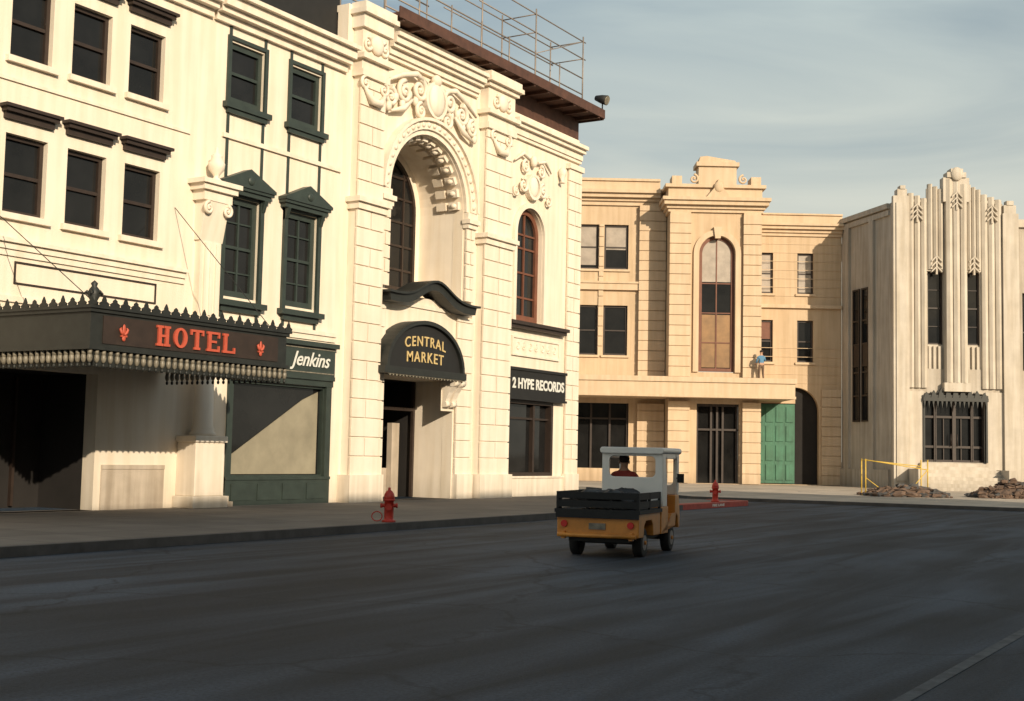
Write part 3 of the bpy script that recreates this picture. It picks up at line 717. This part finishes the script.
wins=[(a,b,c,d) for (a,b) in((15.05,16.1),(17.6,18.6)) for (c,d) in((11.9,14.45),(7.65,10.25))]
rw=MB(); pcx=17.5; pr=1.45
rw.wall(14.9,20.35,0,16.2,wins+[(15.0,17.5,.15,5.1),(17.5,pcx+pr,.15,6.1)],.4)
rw.prism([(pcx+pr,4.65)]+[(pcx+pr*math.cos(math.pi/2*k/12),4.65+pr*math.sin(math.pi/2*k/12)) for k in range(1,13)]+[(pcx+pr,6.1)],0,.4)
T.part("right_wing",rw,TAN)
for i,(a,b,c,d) in enumerate(wins):
    sash(T,a,b,c,d,BROWN,fw=.11,y=.18,sill=TAN2,shade=(.95,BLIND) if c>11 else ((.45,REDBR) if i==1 else None))
p=MB(); pier(p,19.1,20.3,.15,6.0,-.12,0,.6,.06,.06,jit=False); T.part("rusticated_pier",p,TAN2)
T.part("belt_course",MB().box(14.9,20.35,-.2,0,11.0,11.2),TAN2)
for ks in(range(0,5),range(9,18)):
    p=MB()
    for k in ks: p.box(14.92,20.33,-.03,-.002,6.35+k*.54,6.38+k*.54)
    T.part("coursing",p,TAN2)
c=MB(); cornice(c,14.95,20.35,15.5,[(.2,.12),(.2,.25),(.2,.45),(.15,.6),(.55,.2),(.1,.3)],0,ret=False); T.part("cornice",c,TAN2)
for s0 in(0,2):
    d=MB()
    for k in(s0,s0+1):
        x=15.02+k*.62; d.box(x,x+.612,.1,.2,.2,5.05)
        for q in range(4): d.box(x+.08,x+.53,.04,.1,.4+q*1.18,1.35+q*1.18)
    T.part("garage_door",d,GREEN)
T.part("passage",MB().box(17.5,19.2,.41,6,.0,6.2).box(14.9,17.5,.41,.6,0,5.2),DARKIN)
T.part("roof",MB().box(-6,20.3,.41,14,15.6,16.0),BROWN)
T.part("canopy",MB().box(-4,16.7,-3.6,-2.32,5.2,6.3).box(-4,9.4,-2.32,-.01,5.2,6.3).box(14.97,16.7,-2.32,-.01,5.2,6.3).box(-4,16.8,-3.7,-3.6,6.1,6.4).box(16.7,16.8,-3.6,-.01,6.1,6.4).box(-4,16.75,-3.66,-3.6,5.2,5.35),TAN2)

# =================================================================== BUILDING C (art deco)
CO=(fx*74,fy*74,0)
T=Thing("art_deco_building","pale concrete stepped tower front with vertical fluting","building",CO,BR,(26,0,0))
b=MB(); wl=[(23.75,24.65,7.0,12.6),(25.95,26.75,7.0,12.6),(23.5,27.0,1.7,5.6)]
b.wall(21.75,28.1,0,16.6,wl,.5)
T.part("wall",b,GREY)
T.part("side_wall",MB().prismz([(21.75,.5),(22.2,.5),(20.9,6.4),(20.36,6.0)],0,16.6),GREY)
b=MB(); b.wall(28.1,36,0,15.7,[(29.3,30.2,7.0,11.5),(31.2,32.1,7.0,11.5)],.5,.3); T.part("wing",b,GREY)
for a_ in(29.3,31.2): sash(T,a_,a_+.9,7.0,11.5,BROWN,y=.6)
T.part("roof",MB().prismz([(22.3,.55),(36,.85),(36,14),(21,14),(20.95,6.5)],15.2,15.5),BROWN)
def flute(p,x0,x1,z0,z1,y,n,dep=.18):
    w=(x1-x0)/n
    for k in range(n):
        xa=x0+k*w
        p.prismz([(xa,0),(xa+.03,y+dep*.5),(xa+w*.5,y),(xa+w-.03,y+dep*.5),(xa+w,0)],z0,z1-(.14*((k*7)%3)))
p=MB(); p.box(21.7,22.6,-.35,0,.15,16.9); p.box(21.85,22.45,-.42,-.35,.6,16.5); p.box(21.95,22.5,-.3,.3,16.9,17.3); p.box(22.1,22.4,-.36,.2,17.3,17.5); T.part("corner_pier",p,GREY2)
p=MB(); flute(p,22.6,23.7,5.9,17.1,-.22,3); T.part("fluted_pier",p,GREY2)
p=MB(); flute(p,24.68,25.92,6.2,17.9,-.5,3); p.box(24.55,26.05,-.4,.2,16.6,18.0); p.box(24.75,25.85,-.5,.2,18.0,18.3); p.box(24.95,25.65,-.55,.15,18.3,18.5); p.ball((25.3,-.5,18.2),(.36,.15,.4)); p.box(24.55,26.05,-.45,0,5.7,6.2); T.part("central_pylon",p,GREY2)
p=MB(); flute(p,26.8,28.0,5.9,17.1,-.22,3); T.part("fluted_pier",p,GREY2)
for x0,x1 in((23.7,24.65),(25.95,26.8)):
    p=MB(); p.box(x0,x1,-.1,.1,12.6,17.4); flute(p,x0+.03,x1-.03,12.7,17.65,-.26,3); T.part("window_head",p,GREY2)
T.part("band",MB().box(22.6,28.0,-.1,.3,16.6,16.75),GREY2)
p=MB(); p.box(28.0,28.9,-.3,.3,.15,16.0); p.box(28.1,28.8,-.2,.3,16.0,16.5); p.box(28.25,28.65,-.25,.2,16.5,16.75); T.part("corner_pier",p,GREY2)
T.part("lower_panel",MB().box(22.6,23.5,-.12,0,.15,5.7),GREY2); T.part("lower_panel",MB().box(27.0,28.0,-.12,0,.15,5.7),GREY2)
T.part("coping",MB().box(28.9,36,0.1,.3,15.3,15.75),GREY2)
for x,z in((23.1,16.2),(27.4,16.2),(25.3,16.9),(24.2,13.2),(26.35,13.2)):
    p=MB(); yy=-.58 if x==25.3 else -.33
    for k in range(3): p.prism([(x-.3,z-k*.3),(x,z+.3-k*.3),(x+.3,z-k*.3),(x+.3,z-.1-k*.3),(x,z+.2-k*.3),(x-.3,z-.1-k*.3)],yy,-.1)
    p.box(x-.05,x+.05,yy+.03,-.1,z-.8,z+.2)
    T.part("chevron_relief",p,GREY2)
for a_,b_ in((23.75,24.65),(25.95,26.75)):
    sash(T,a_,b_,8.4,12.6,BROWN,y=.2,trans=3)
    q=MB(); q.box(a_,b_,.15,.45,7.0,8.4)
    for k in range(3): q.box(a_+.05+k*.28,a_+.2+k*.28,.0,.15,7.0,8.3)
    T.part("spandrel",q,GREY2)
d=MB(); d.box(23.5,27.0,.42,.46,1.7,5.6,1)
for x in (23.5,24.15,24.2,25.2,25.3,26.25,26.3,26.9): d.box(x,x+.1,.2,.42,1.7,5.5,0)
for z in(1.7,2.5,4.2): d.box(23.6,26.9,.24,.42,z,z+.13,0)
for x in(24.7,25.7): d.box(x,x+.05,.3,.42,1.8,4.2,0)
d.tube([(25.1,.15,2.6),(25.1,.15,3.3)],.025,6,0); d.tube([(25.45,.15,2.6),(25.45,.15,3.3)],.025,6,0)
T.part("entrance_door",d,[BROWN,GLASS])
d=MB(); d.box(23.4,27.1,-.3,0,5.15,5.35)
for k in range(9):
    x=23.6+k*.41; hh=.25+.5*(1-abs(k-4)/4.5); d.prism([(x-.17,5.35),(x+.17,5.35),(x+.1,5.35+hh*.6),(x,5.35+hh),(x-.1,5.35+hh*.6)],-.28,-.14)
d.box(23.4,27.1,-.24,-.18,5.35,5.5)
for k in range(15): d.prism([(23.42+k*.25,5.15),(23.54+k*.25,5.15),(23.48+k*.25,4.75)],-.28,-.24)
for x in(23.42,26.98): d.box(x,x+.1,-.2,0,1.7,5.15)
T.part("door_canopy",d,BLACKG)
d=MB()
for k in range(8): e_=.09*(7-k); d.box(23.2-e_,27.3+e_,-.3*(8-k),-.13,.12+.19*k,.12+.19*(k+1)-.001)
T.part("steps",d,GREY2)
for x in(22.5,27.5): T.part("stair_wall",MB().box(x,x+.5,-2.2,-.13,.12,1.3),GREY2)
sv=Vector((20.36-21.75,5.5,0)); sl=sv.length; su=sv.normalized(); sn=Vector((-su.y,su.x,0))
def sidebox(mb,s0,s1,o0,o1,z0,z1):
    base=Vector((21.75,.5,0)); P=[]
    for z in(z0,z1):
        for o_,s_ in((o0,s0),(o0,s1),(o1,s1),(o1,s0)):
            q=base+su*s_+sn*o_; P.append((q.x,q.y,z))
    mb.add(P,[(0,1,2,3),(7,6,5,4),(0,4,5,1),(1,5,6,2),(2,6,7,3),(3,7,4,0)])
for s0 in(2.35,3.4):
    sw=MB(); sfm=MB()
    sidebox(sw,s0,s0+.75,.0,.02,4.0,12.0)
    for zz in(4.0,5.5,6.9,7.3,8.6,10.0,11.9): sidebox(sfm,s0,s0+.75,.02,.09,zz,zz+.1)
    sidebox(sfm,s0-.02,s0+.06,.0,.1,4,12); sidebox(sfm,s0+.7,s0+.78,.0,.1,4,12)
    sidebox(sfm,s0,s0+.75,.02,.06,7.3,8.6)
    G=T.part("side_window",sw,GLASS); T.part("frame",sfm,BROWN,G)
for a_ in ((0,5.6,0,.12,15.9,16.2),(0,5.6,0,.2,16.3,16.6),(0,5.6,0,.15,.12,1.2)):
    sc=MB(); sidebox(sc,*a_); T.part("side_band",sc,GREY)
for s0 in(1.7,4.6):
    sc=MB(); sidebox(sc,s0,s0+.5,0,.15,1.2,15.9); T.part("side_pilaster",sc,GREY)
T=Thing("wooden_crate","low dark weathered crate standing beside the concrete steps","crate",CO,BR,(29.0,-3,.12))
m=MB(); m.box(28.4,29.6,-3.4,-2.4,.12,.9); m.box(28.35,29.65,-3.45,-2.35,.9,.98)
for k in range(4): m.box(28.42+k*.31,28.62+k*.31,-3.43,-3.4,.15,.88)
T.part("box",m,BROWN,bevel=.02)

# =================================================================== OPPOSITE SIDE OF THE STREET
def opposite(y0,y1,H,m,lab):
    T=Thing("street_building",lab,"building",(8,0,0),rad(-90),(-(y0+y1)/2,0,0),group="buildings across the street")
    x0,x1=-y1,-y0; n=int((x1-x0)/2.6); wins=[]
    for k in range(n):
        a=x0+.9+k*(x1-x0-.6)/n
        for c in(4.8,8.6): wins.append((a,a+1.2,c,c+2.1))
    w=MB(); w.wall(x0+.01,x1-.01,0,H-.35,wins+[(x0+2,x1-2,.6,3.3)],.4); w.box(x0+.01,x1-.01,9.5,10,0,H-.4); w.box(x0+.01,x0+.4,.41,9.5,0,H-.4); w.box(x1-.4,x1-.01,.41,9.5,0,H-.4)
    T.part("wall",w,m)
    T.part("roof",MB().box(x0+.42,x1-.42,.41,9.49,H-.9,H-.6),BROWN)
    c=MB(); cornice(c,x0+.02,x1-.02,H-.7,[(.25,.15),(.2,.3),(.25,.5)],.42,ret=False); T.part("cornice",c,m)
    for a,b,c_,d in wins: sash(T,a,b,c_,d,BROWN,sill=CREAM3)
    G=T.part("shop_window",MB().box(x0+2,x1-2,.2,.25,.6,3.3),GLASS)
    f=MB(); k=x0+2; f.box(x0+2,x1-2,.1,.22,3.2,3.3)
    while k<x1-2: f.box(k,k+.1,.1,.22,.6,3.2); k+=2
    T.part("frame",f,DKGREEN,G)
BRK=mat("brown_brick_paint",(.22,.13,.09),.85,.15,3,.3,20,streak=.2)
opposite(-28,-4,13.35,BRK,"brown three storey street building with sash windows")
opposite(-4,19,13.35,CREAM3,"plaster three storey street building with sash windows")
opposite(19,40,13.35,BRK,"brown three storey street building with sash windows")

# =================================================================== HYDRANTS
T=Thing("fire_hydrant","red fire hydrant standing on the pavement with chain beside it","fire hydrant",(-16.75,22.45,.15),rad(35),group="fire hydrants along the kerb")
h=MB(); h.lathe(0,0,[(.15,0),(.15,.04),(.105,.05),(.1,.09),(.1,.44),(.125,.45),(.125,.49),(.11,.5)],16)
T.part("barrel",h,RED)
h=MB(); h.lathe(0,0,[(.115,.5),(.12,.52),(.105,.59),(.07,.65),(.03,.68),(.03,.73),(.0,.735)],16); T.part("bonnet",h,RED)
for sg in(-1,1):
    h=MB(); h.tube([(sg*.06,0,.35),(sg*.17,0,.35)],.042,10); h.tube([(sg*.145,0,.35),(sg*.185,0,.35)],.055,6); T.part("side_outlet",h,RED)
h=MB(); h.tube([(0,-.08,.32),(0,-.16,.32)],.06,12); h.tube([(0,-.16,.32),(0,-.19,.32)],.075,6); T.part("front_outlet",h,RED)
HR=T.root
copything(HR,(-17.3,41.7,.17),rot=rad(20),label="red fire hydrant standing on the corner above red kerb")
h=MB(); h.tube([(-.25+.11*math.sin(a*.393),-.02,.12+.1*math.cos(a*.393)) for a in range(17)],.012,5); T.part("cap_chain",h,RED)

# =================================================================== PERSON
def person(name,label,loc,rot,joints,edges,bands,extra):
    me=bpy.data.meshes.new("body"); me.from_pydata([j[0] for j in joints],edges,[]); o=bpy.data.objects.new("body",me); COL.objects.link(o)
    sk=o.modifiers.new("skin",'SKIN'); 
    for i,j in enumerate(joints):
        r=j[1]; r=r if isinstance(r,tuple) else (r,r)
        me.skin_vertices[0].data[i].radius=r
    me.skin_vertices[0].data[0].use_root=True
    ss=o.modifiers.new("sub",'SUBSURF'); ss.levels=2; ss.render_levels=2
    bpy.context.view_layer.update()
    m2=bpy.data.meshes.new_from_object(o.evaluated_get(bpy.context.evaluated_depsgraph_get())); bpy.data.objects.remove(o)
    T=Thing(name,label,"person",loc,rot)
    b=MB(); b.add([tuple(v.co) for v in m2.vertices],[list(p.vertices) for p in m2.polygons],0,True)
    mats=[SKIN]+[x[1] for x in bands]
    base=len(b.f); extra(b)
    for fi in range(base):
        cc=sum((Vector(b.v[i]) for i in b.f[fi]),Vector())/len(b.f[fi])
        for bi,(fn,_) in enumerate(bands):
            if fn(cc): b.m[fi]=bi+1; break
    T.part("body",b,mats)
    return T
J=[((0,0,.95),(.16,.12)),((0,0,1.2),(.15,.11)),((0,0,1.42),(.17,.1)),((0,0,1.53),.06),((0,.02,1.66),(.085,.1)),
   ((-.2,0,1.4),.07),((-.28,.05,1.14),.05),((-.24,.22,1.0),.04),
   ((.2,0,1.4),.07),((.3,.1,1.2),.05),((.22,.35,1.25),.04),
   ((-.1,0,.88),.1),((-.12,.04,.5),.075),((-.13,0,.1),.05),((-.13,.16,.04),.04),
   ((.1,0,.88),.1),((.13,.06,.5),.075),((.14,-.02,.1),.05),((.15,.14,.04),.04),((0,.02,1.76),(.06,.07))]
E=[(0,1),(1,2),(2,3),(3,4),(4,19),(2,5),(5,6),(6,7),(2,8),(8,9),(9,10),(0,11),(11,12),(12,13),(13,14),(0,15),(15,16),(16,17),(17,18)]
def hands(pos):
    def f(b):
        for (x,y,z),(dx,dy,dz) in pos:
            d=Vector((dx,dy,dz)).normalized(); s_=d.cross(Vector((0,0,1))).normalized() if abs(d.z)<.9 else Vector((1,0,0))
            p=Vector((x,y,z)); b.ball(tuple(p+d*.03),(.035,.035,.035))
            for k in range(4):
                q=p+s_*(k-1.5)*.018+d*.05; L=[.065,.075,.07,.055][k]; b.tube([q,q+d*L*.6,q+d*L+Vector((0,0,-.015))],[.009,.009,.006],6)
            q=p-s_*.03+d*.01; b.tube([q,q-s_*.025+d*.025,q-s_*.03+d*.05],[.011,.01,.007],6)
    return f
def ex1(b):
    hands([((-.24,.24,1.0),(0,1,-.3)),((.22,.38,1.25),(0,1,.1))])(b)
    b.tube([(0,.11,1.69),(0,.145,1.66)],[.012,.016],6)
    for s_ in(-1,1): b.ball((s_*.035,.1,1.7),(.014,.01,.01)); b.ball((s_*.09,.01,1.68),(.012,.025,.035))
PT=person("person","worker in blue shirt and brown trousers standing on the canopy",
  (BO[0]+math.cos(ang)*14.85-fx*2.85,BO[1]+math.sin(ang)*14.85-fy*2.85,6.3),BR+rad(15),J,E,
  [(lambda c:c.z<.93,JEANS),(lambda c:c.z<1.5 and abs(c.y)<.2 and c.z>1.05,SHIRTB)],ex1)
h=MB(); h.ball((0,-.0,1.75),(.1,.115,.08)); PT.part("hair",h,HAIR)

# =================================================================== UTILITY CART
CL=(-10.14,20.28,0); CR=rad(11)
T=Thing("utility_cart","small orange flatbed utility cart with a white cab","utility vehicle",CL,CR)
c=MB(); c.box(-.5,.5,-1.4,1.3,.26,.38); c.box(-.45,.45,-.87,-.73,.2,.28); c.box(-.45,.45,.83,.97,.2,.28); T.part("chassis",c,BLK)
c=MB()
c.prismx([(-1.45,.34),(-1.12,.34),(-1.08,.52),(-.98,.6),(-.62,.6),(-.52,.52),(-.48,.34),(-.02,.34),(-.02,.72),(-1.45,.72)],-.69,.69)
BED=T.part("bed_body",c,ORANGE,bevel=.015)
c=MB(); c.box(-.72,.72,-1.5,-.0,.72,.78); c.box(-.70,.70,-1.5,-1.455,.64,.72)
T.part("bed_deck",c,BLK)
c=MB()
for x in(-.7,.66):
    for y in(-1.44,-.74,-.06): c.box(x,x+.04,y-.03,y+.03,.78,1.06)
    for z in(.81,.95): c.box(x+.005,x+.035,-1.46,-.04,z,z+.11)
for z in(.81,.95): c.box(-.66,.66,-1.47,-1.44,z,z+.11)
for x in(-.66,-.2,.2,.62): c.box(x,x+.04,-1.44,-1.41,.78,1.06)
T.part("stake_side",c,BLK)
c=MB(); c.tube([(-.66,-1.5,.36),(.66,-1.5,.36)],.035,8); c.box(-.6,-.54,-1.5,-1.4,.3,.42);c.box(.54,.6,-1.5,-1.4,.3,.42); T.part("bumper",c,ORANGE)
for x in(-.56,.56):
    c=MB(); c.tube([(x,-1.45,.54),(x,-1.49,.54)],.055,14); T.part("tail_light",c,LAMPR)
c=MB(); c.box(-.14,.14,-1.47,-1.452,.46,.56); T.part("number_plate",c,BULB)
xa,xb=-.38,.70; ya,yb=.06,1.25
c=MB(); c.prismx([(0.02,.34),(.5,.34),(.5,.45),(.62,.45),(.68,.6),(.78,.66),(1.12,.66),(1.22,.6),(1.28,.4),(1.36,.4),(1.4,.6),(1.3,.98),(1.02,.98),(1.02,.46),(.5,.46),(.5,.8),(0.02,.8)],xa,xb)
T.part("cab_base",c,ORANGE,bevel=.012)
def rrect(x0,x1,z0,z1,r,n=5):
    P=[]
    for cx_,cz_,a0 in((x1-r,z1-r,0),(x0+r,z1-r,90),(x0+r,z0+r,180),(x1-r,z0+r,270)):
        for k in range(n+1):
            a=rad(a0+90*k/n); P.append((cx_+r*math.cos(a),cz_+r*math.sin(a)))
    return P
def panelhole(mb,o,i,y0,y1,m=0):
    n=len(o); vs=[(x,y0,z) for x,z in o]+[(x,y0,z) for x,z in i]+[(x,y1,z) for x,z in o]+[(x,y1,z) for x,z in i]
    fs=[]
    for k in range(n):
        q=(k+1)%n
        fs+=[(k,q,n+q,n+k),(2*n+k,3*n+k,3*n+q,2*n+q),(k,2*n+k,2*n+q,q),(n+k,n+q,3*n+q,3*n+k)]
    mb.add(vs,fs,m)
c=MB()
panelhole(c,rrect(xa,xb,.8,1.78,.1),rrect(xa+.13,xb-.13,1.3,1.66,.08),ya,ya+.05)
panelhole(c,rrect(xa,xb,.98,1.78,.1),rrect(xa+.1,xb-.1,1.15,1.68,.08),yb,yb+.05)
c.prism(rrect(xa-.03,xb+.03,1.70,1.81,.05),ya-.05,yb+.12)
for x0,x1 in((xa,xa+.05),(xb-.05,xb)):
    c.prismx([(ya+.05,.8),(ya+.36,.8),(ya+.34,1.25),(ya+.24,1.6),(ya+.32,1.72),(ya+.05,1.72)],x0,x1)
    c.prismx([(yb,.98),(yb,1.72),(yb-.22,1.72),(yb-.1,1.6),(yb-.06,.98)],x0,x1)
    c.box(x0,x1,ya+.3,yb-.22,1.62,1.72)
T.part("cab_shell",c,WHITE,bevel=.012)
c=MB(); c.box(xa+.08,xb-.08,.16,.58,.8,.9); c.box(xa+.1,xb-.1,.13,.22,.9,1.2); T.part("seat",c,CABGL,bevel=.03)
c=MB()
pts=[(-.1+.17*math.cos(a*math.pi/8),.95+.08*math.sin(a*math.pi/8),1.08+.15*math.sin(a*math.pi/8)) for a in range(17)]
c.tube(pts,.014,6); c.tube([(-.1,.95,1.08),(-.1,1.2,.9)],.018,6); c.tube([(-.27,.95,1.08),(.07,.95,1.08)],.01,6); T.part("steering_wheel",c,BLK)
c=MB(); c.box(xb+.01,xb+.13,1.12,1.14,1.2,1.36); c.tube([(xb-.01,1.13,1.28),(xb+.05,1.13,1.28)],.01,6); T.part("mirror",c,BLK)
def wheel(x,y,sg):
    w=MB(); w.tube([(x-.08,y,.235),(x-.07,y,.235),(x+.07,y,.235),(x+.08,y,.235)],[.2,.235,.235,.2],24); W=T.part("wheel",w,RUBBER)
    w=MB(); xo=x+sg*.082; w.tube([(xo-.01*sg,y,.235),(xo+.004*sg,y,.235)],.125,18); T.part("rim",w,RIM,W)
    w=MB(); w.tube([(xo,y,.235),(xo+.03*sg,y,.235)],[.04,.03],10); T.part("hub",w,ORANGE,W)
for x,sg in((-.54,-1),(.54,1)): wheel(x,-.8,sg); wheel(x*.95+.06,.95,sg)
K=Thing("cargo_heap","dark tarpaulin bundles heaped on the cart bed","cargo",CL,CR,(0,-.75,.78))
c=MB(); random.seed(3)
for i in range(13):
    x=random.uniform(-.48,.48); y=random.uniform(-1.25,-.2); r=random.uniform(.13,.19)
    c.ball((x,y,.78+r*.75+random.uniform(0,.08)),(r*1.25,r*1.1,r*.75),0,10,8)
c.v=[(v[0]+.02*math.sin(v[2]*37+v[1]*21),v[1]+.02*math.sin(v[0]*31),max(.782,v[2]+.015*math.sin(v[0]*43+v[1]*29))) for v in c.v]
K.part("bundles",c,BAG)
J=[((0,0,0),(.15,.13)),((0,.0,.22),(.14,.11)),((0,.03,.43),(.17,.1)),((0,.04,.54),.055),((0,.06,.64),(.08,.095)),((0,.06,.74),(.06,.07)),
   ((-.2,.03,.42),.065),((-.24,.2,.24),.05),((-.16,.5,.3),.038),
   ((.2,.03,.42),.065),((.24,.2,.24),.05),((.16,.5,.3),.038),
   ((-.1,.1,-.02),.1),((-.12,.45,.02),.075),((-.12,.55,-.3),.055),((-.12,.68,-.36),.04),
   ((.1,.1,-.02),.1),((.12,.45,.02),.075),((.12,.55,-.3),.055),((.12,.68,-.36),.04)]
E=[(0,1),(1,2),(2,3),(3,4),(4,5),(2,6),(6,7),(7,8),(2,9),(9,10),(10,11),(0,12),(12,13),(13,14),(14,15),(0,16),(16,17),(17,18),(18,19)]
def ex2(b):
    hands([((-.16,.52,.3),(0,1,.2)),((.16,.52,.3),(0,1,.2))])(b)
    b.tube([(0,.15,.67),(0,.18,.64)],[.012,.016],6)
    for s_ in(-1,1): b.ball((s_*.033,.14,.68),(.013,.01,.009)); b.ball((s_*.085,.05,.65),(.012,.025,.035))
M14=Matrix.Rotation(CR,3,'Z')
dl=Vector(CL)+M14@Vector((-.08,.38,.9))
PT=person("person","driver in dark red shirt seated in the cart cab",tuple(dl),CR,J,E,
   [(lambda c:c.z<.1 and c.y<.62,JEANS),(lambda c:.05<c.z<.5 and c.y<.35,SHIRTR)],ex2)
h=MB(); h.ball((0,.04,.71),(.095,.105,.09)); PT.part("hair",h,HAIR)

# =================================================================== BARRIER and RUBBLE
BA=(fx*59,fy*59,.12)
T=Thing("site_barrier","yellow pipe barrier standing around broken pavement","barrier",BA,BR,(17.5,0,0))
m=MB()
for x,y in((16.1,0),(16.35,1.6),(19.1,.6),(19.3,2.2)): m.tube([(x,y,0),(x,y,1.65)],.03,6); m.box(x-.15,x+.15,y-.15,y+.15,0,.04)
m.tube([(16.1,0,1.6),(19.1,.6,1.2)],.025,6); m.tube([(16.35,1.6,1.6),(19.3,2.2,1.35)],.025,6); m.tube([(16.1,0,1.6),(16.35,1.6,1.6)],.025,6); m.tube([(16.1,0,.8),(17.2,.3,.05)],.02,6); m.tube([(19.1,.6,1.2),(18.0,.2,.05)],.02,6)
T.part("pipe_frame",m,YEL)
def rubble(x0,x1,y0,y1,h,seed,lab):
    random.seed(seed)
    T=Thing("rubble_pile",lab,"rubble",BA,BR,((x0+x1)/2,(y0+y1)/2,0),group="rubble piles on the pavement")
    m=MB(); cx_=(x0+x1)/2; cy_=(y0+y1)/2
    for i in range(330):
        a=random.uniform(-1,1); b_=random.uniform(-1,1)
        x=cx_+a*(x1-x0)/2; y=cy_+b_*(y1-y0)/2; r=random.choice((.05,.07,.09,.13,.2))*random.uniform(.8,1.2)
        z=max(0,h*(1-a*a)*(1-b_*b_)*random.uniform(.3,1))
        n=len(m.v); m.ball((x,y,z+r*.3),(r*random.uniform(.8,1.5),r,r*random.uniform(.3,.8)),random.choice((0,0,0,1)),5,4)
        for k in range(n,len(m.v)):
            v=m.v[k]; m.v[k]=(v[0]+random.uniform(-.4,.4)*r,v[1]+random.uniform(-.4,.4)*r,max(.0,v[2]+random.uniform(-.2,.3)*r))
    m.s=[False]*len(m.s)
    n=14; vs=[];fs=[]
    for i in range(n+1):
        for j in range(n+1):
            a=-1+2*i/n; b_=-1+2*j/n
            vs.append((cx_+a*(x1-x0)/2,cy_+b_*(y1-y0)/2,h*.8*(1-a*a)*(1-b_*b_)*random.uniform(.75,1)))
    for i in range(n):
        for j in range(n): o=i*(n+1)+j; fs.append((o,o+n+1,o+n+2,o+1))
    m.add(vs,fs,0)
    T.part("broken_lumps",m,[DIRT,KERB])
rubble(15.9,19.6,-1.6,1.2,.42,1,"low heap of dark broken asphalt under yellow barrier")
rubble(21.1,24.6,-.8,1.8,.75,2,"heap of brown earth and broken concrete")

# =================================================================== LIGHT, SKY, CAMERA
W=bpy.data.worlds.new("World"); S.world=W; W.use_nodes=True; nt=W.node_tree; N=nt.nodes; L=nt.links
for n in list(N): N.remove(n)
sun_el=20; sun_az=120
sky=N.new("ShaderNodeTexSky"); sky.sky_type='NISHITA'; sky.sun_disc=False; sky.sun_elevation=rad(sun_el); sky.sun_rotation=rad(sun_az)
sky.dust_density=3; sky.air_density=1.0; sky.ozone_density=.8
tc=N.new("ShaderNodeTexCoord"); mp=N.new("ShaderNodeMapping"); mp.inputs["Scale"].default_value=(1.2,1.2,6); mp.inputs["Rotation"].default_value=(.12,.1,.3)
L.new(tc.outputs["Generated"],mp.inputs["Vector"])
cn=N.new("ShaderNodeTexNoise"); cn.inputs["Scale"].default_value=2.0; cn.inputs["Detail"].default_value=7; cn.inputs["Roughness"].default_value=.5; cn.inputs["Distortion"].default_value=.8
L.new(mp.outputs[0],cn.inputs["Vector"])
cr_=N.new("ShaderNodeMapRange"); cr_.inputs[1].default_value=.36; cr_.inputs[2].default_value=.72; cr_.inputs[3].default_value=.15; cr_.inputs[4].default_value=.85
L.new(cn.outputs["Fac"],cr_.inputs[0])
sx_=N.new("ShaderNodeSeparateXYZ"); L.new(tc.outputs["Generated"],sx_.inputs[0])
hz=N.new("ShaderNodeMapRange"); hz.inputs[1].default_value=0.05; hz.inputs[2].default_value=.38; hz.inputs[3].default_value=1.0; hz.inputs[4].default_value=0.0; L.new(sx_.outputs["Z"],hz.inputs[0])
mxf=N.new("ShaderNodeMath"); mxf.operation='MULTIPLY_ADD'; mxf.inputs[1].default_value=.7; mxf.use_clamp=True; L.new(hz.outputs[0],mxf.inputs[0]); L.new(cr_.outputs[0],mxf.inputs[2])
tint=N.new("ShaderNodeMix"); tint.data_type='RGBA'; tint.blend_type='MULTIPLY'; tint.inputs["Factor"].default_value=1; tint.inputs[7].default_value=(1.2,1.15,1.02,1)
L.new(sky.outputs[0],tint.inputs[6])
hc=N.new("ShaderNodeMix"); hc.data_type='RGBA'; hc.inputs[6].default_value=(5.0,6.0,6.1,1); hc.inputs[7].default_value=(7.6,7.3,6.0,1); L.new(hz.outputs[0],hc.inputs[0])
mx=N.new("ShaderNodeMix"); mx.data_type='RGBA'; L.new(hc.outputs[2],mx.inputs[7])
L.new(mxf.outputs[0],mx.inputs[0]); L.new(tint.outputs[2],mx.inputs[6])
bg=N.new("ShaderNodeBackground"); bg.inputs["Strength"].default_value=.1; L.new(mx.outputs[2],bg.inputs["Color"])
wo=N.new("ShaderNodeOutputWorld"); L.new(bg.outputs[0],wo.inputs[0])
sl_=bpy.data.lights.new("sun",'SUN'); sl_.energy=4.9; sl_.angle=rad(.5); sl_.color=(1,.84,.63)
so=bpy.data.objects.new("sun",sl_); COL.objects.link(so)
e=rad(sun_el); az=rad(sun_az); ts=Vector((math.sin(az)*math.cos(e),math.cos(az)*math.cos(e),math.sin(e)))
so.rotation_euler=ts.to_track_quat('Z','Y').to_euler(); so.location=ts*60
cd=bpy.data.cameras.new("camera"); cam=bpy.data.objects.new("camera",cd); COL.objects.link(cam)
cd.sensor_width=36; cd.lens=45.7; cd.clip_end=4000
Rm=Matrix.Rotation(rad(31.5),3,'Z')@Matrix.Rotation(rad(94.55),3,'X')@Matrix.Rotation(rad(1.2),3,'Z')
cam.matrix_world=Matrix.Translation((0,0,1.65))@Rm.to_4x4()
S.camera=cam
S.view_settings.view_transform='Standard'; S.view_settings.look='None'; S.view_settings.exposure=0
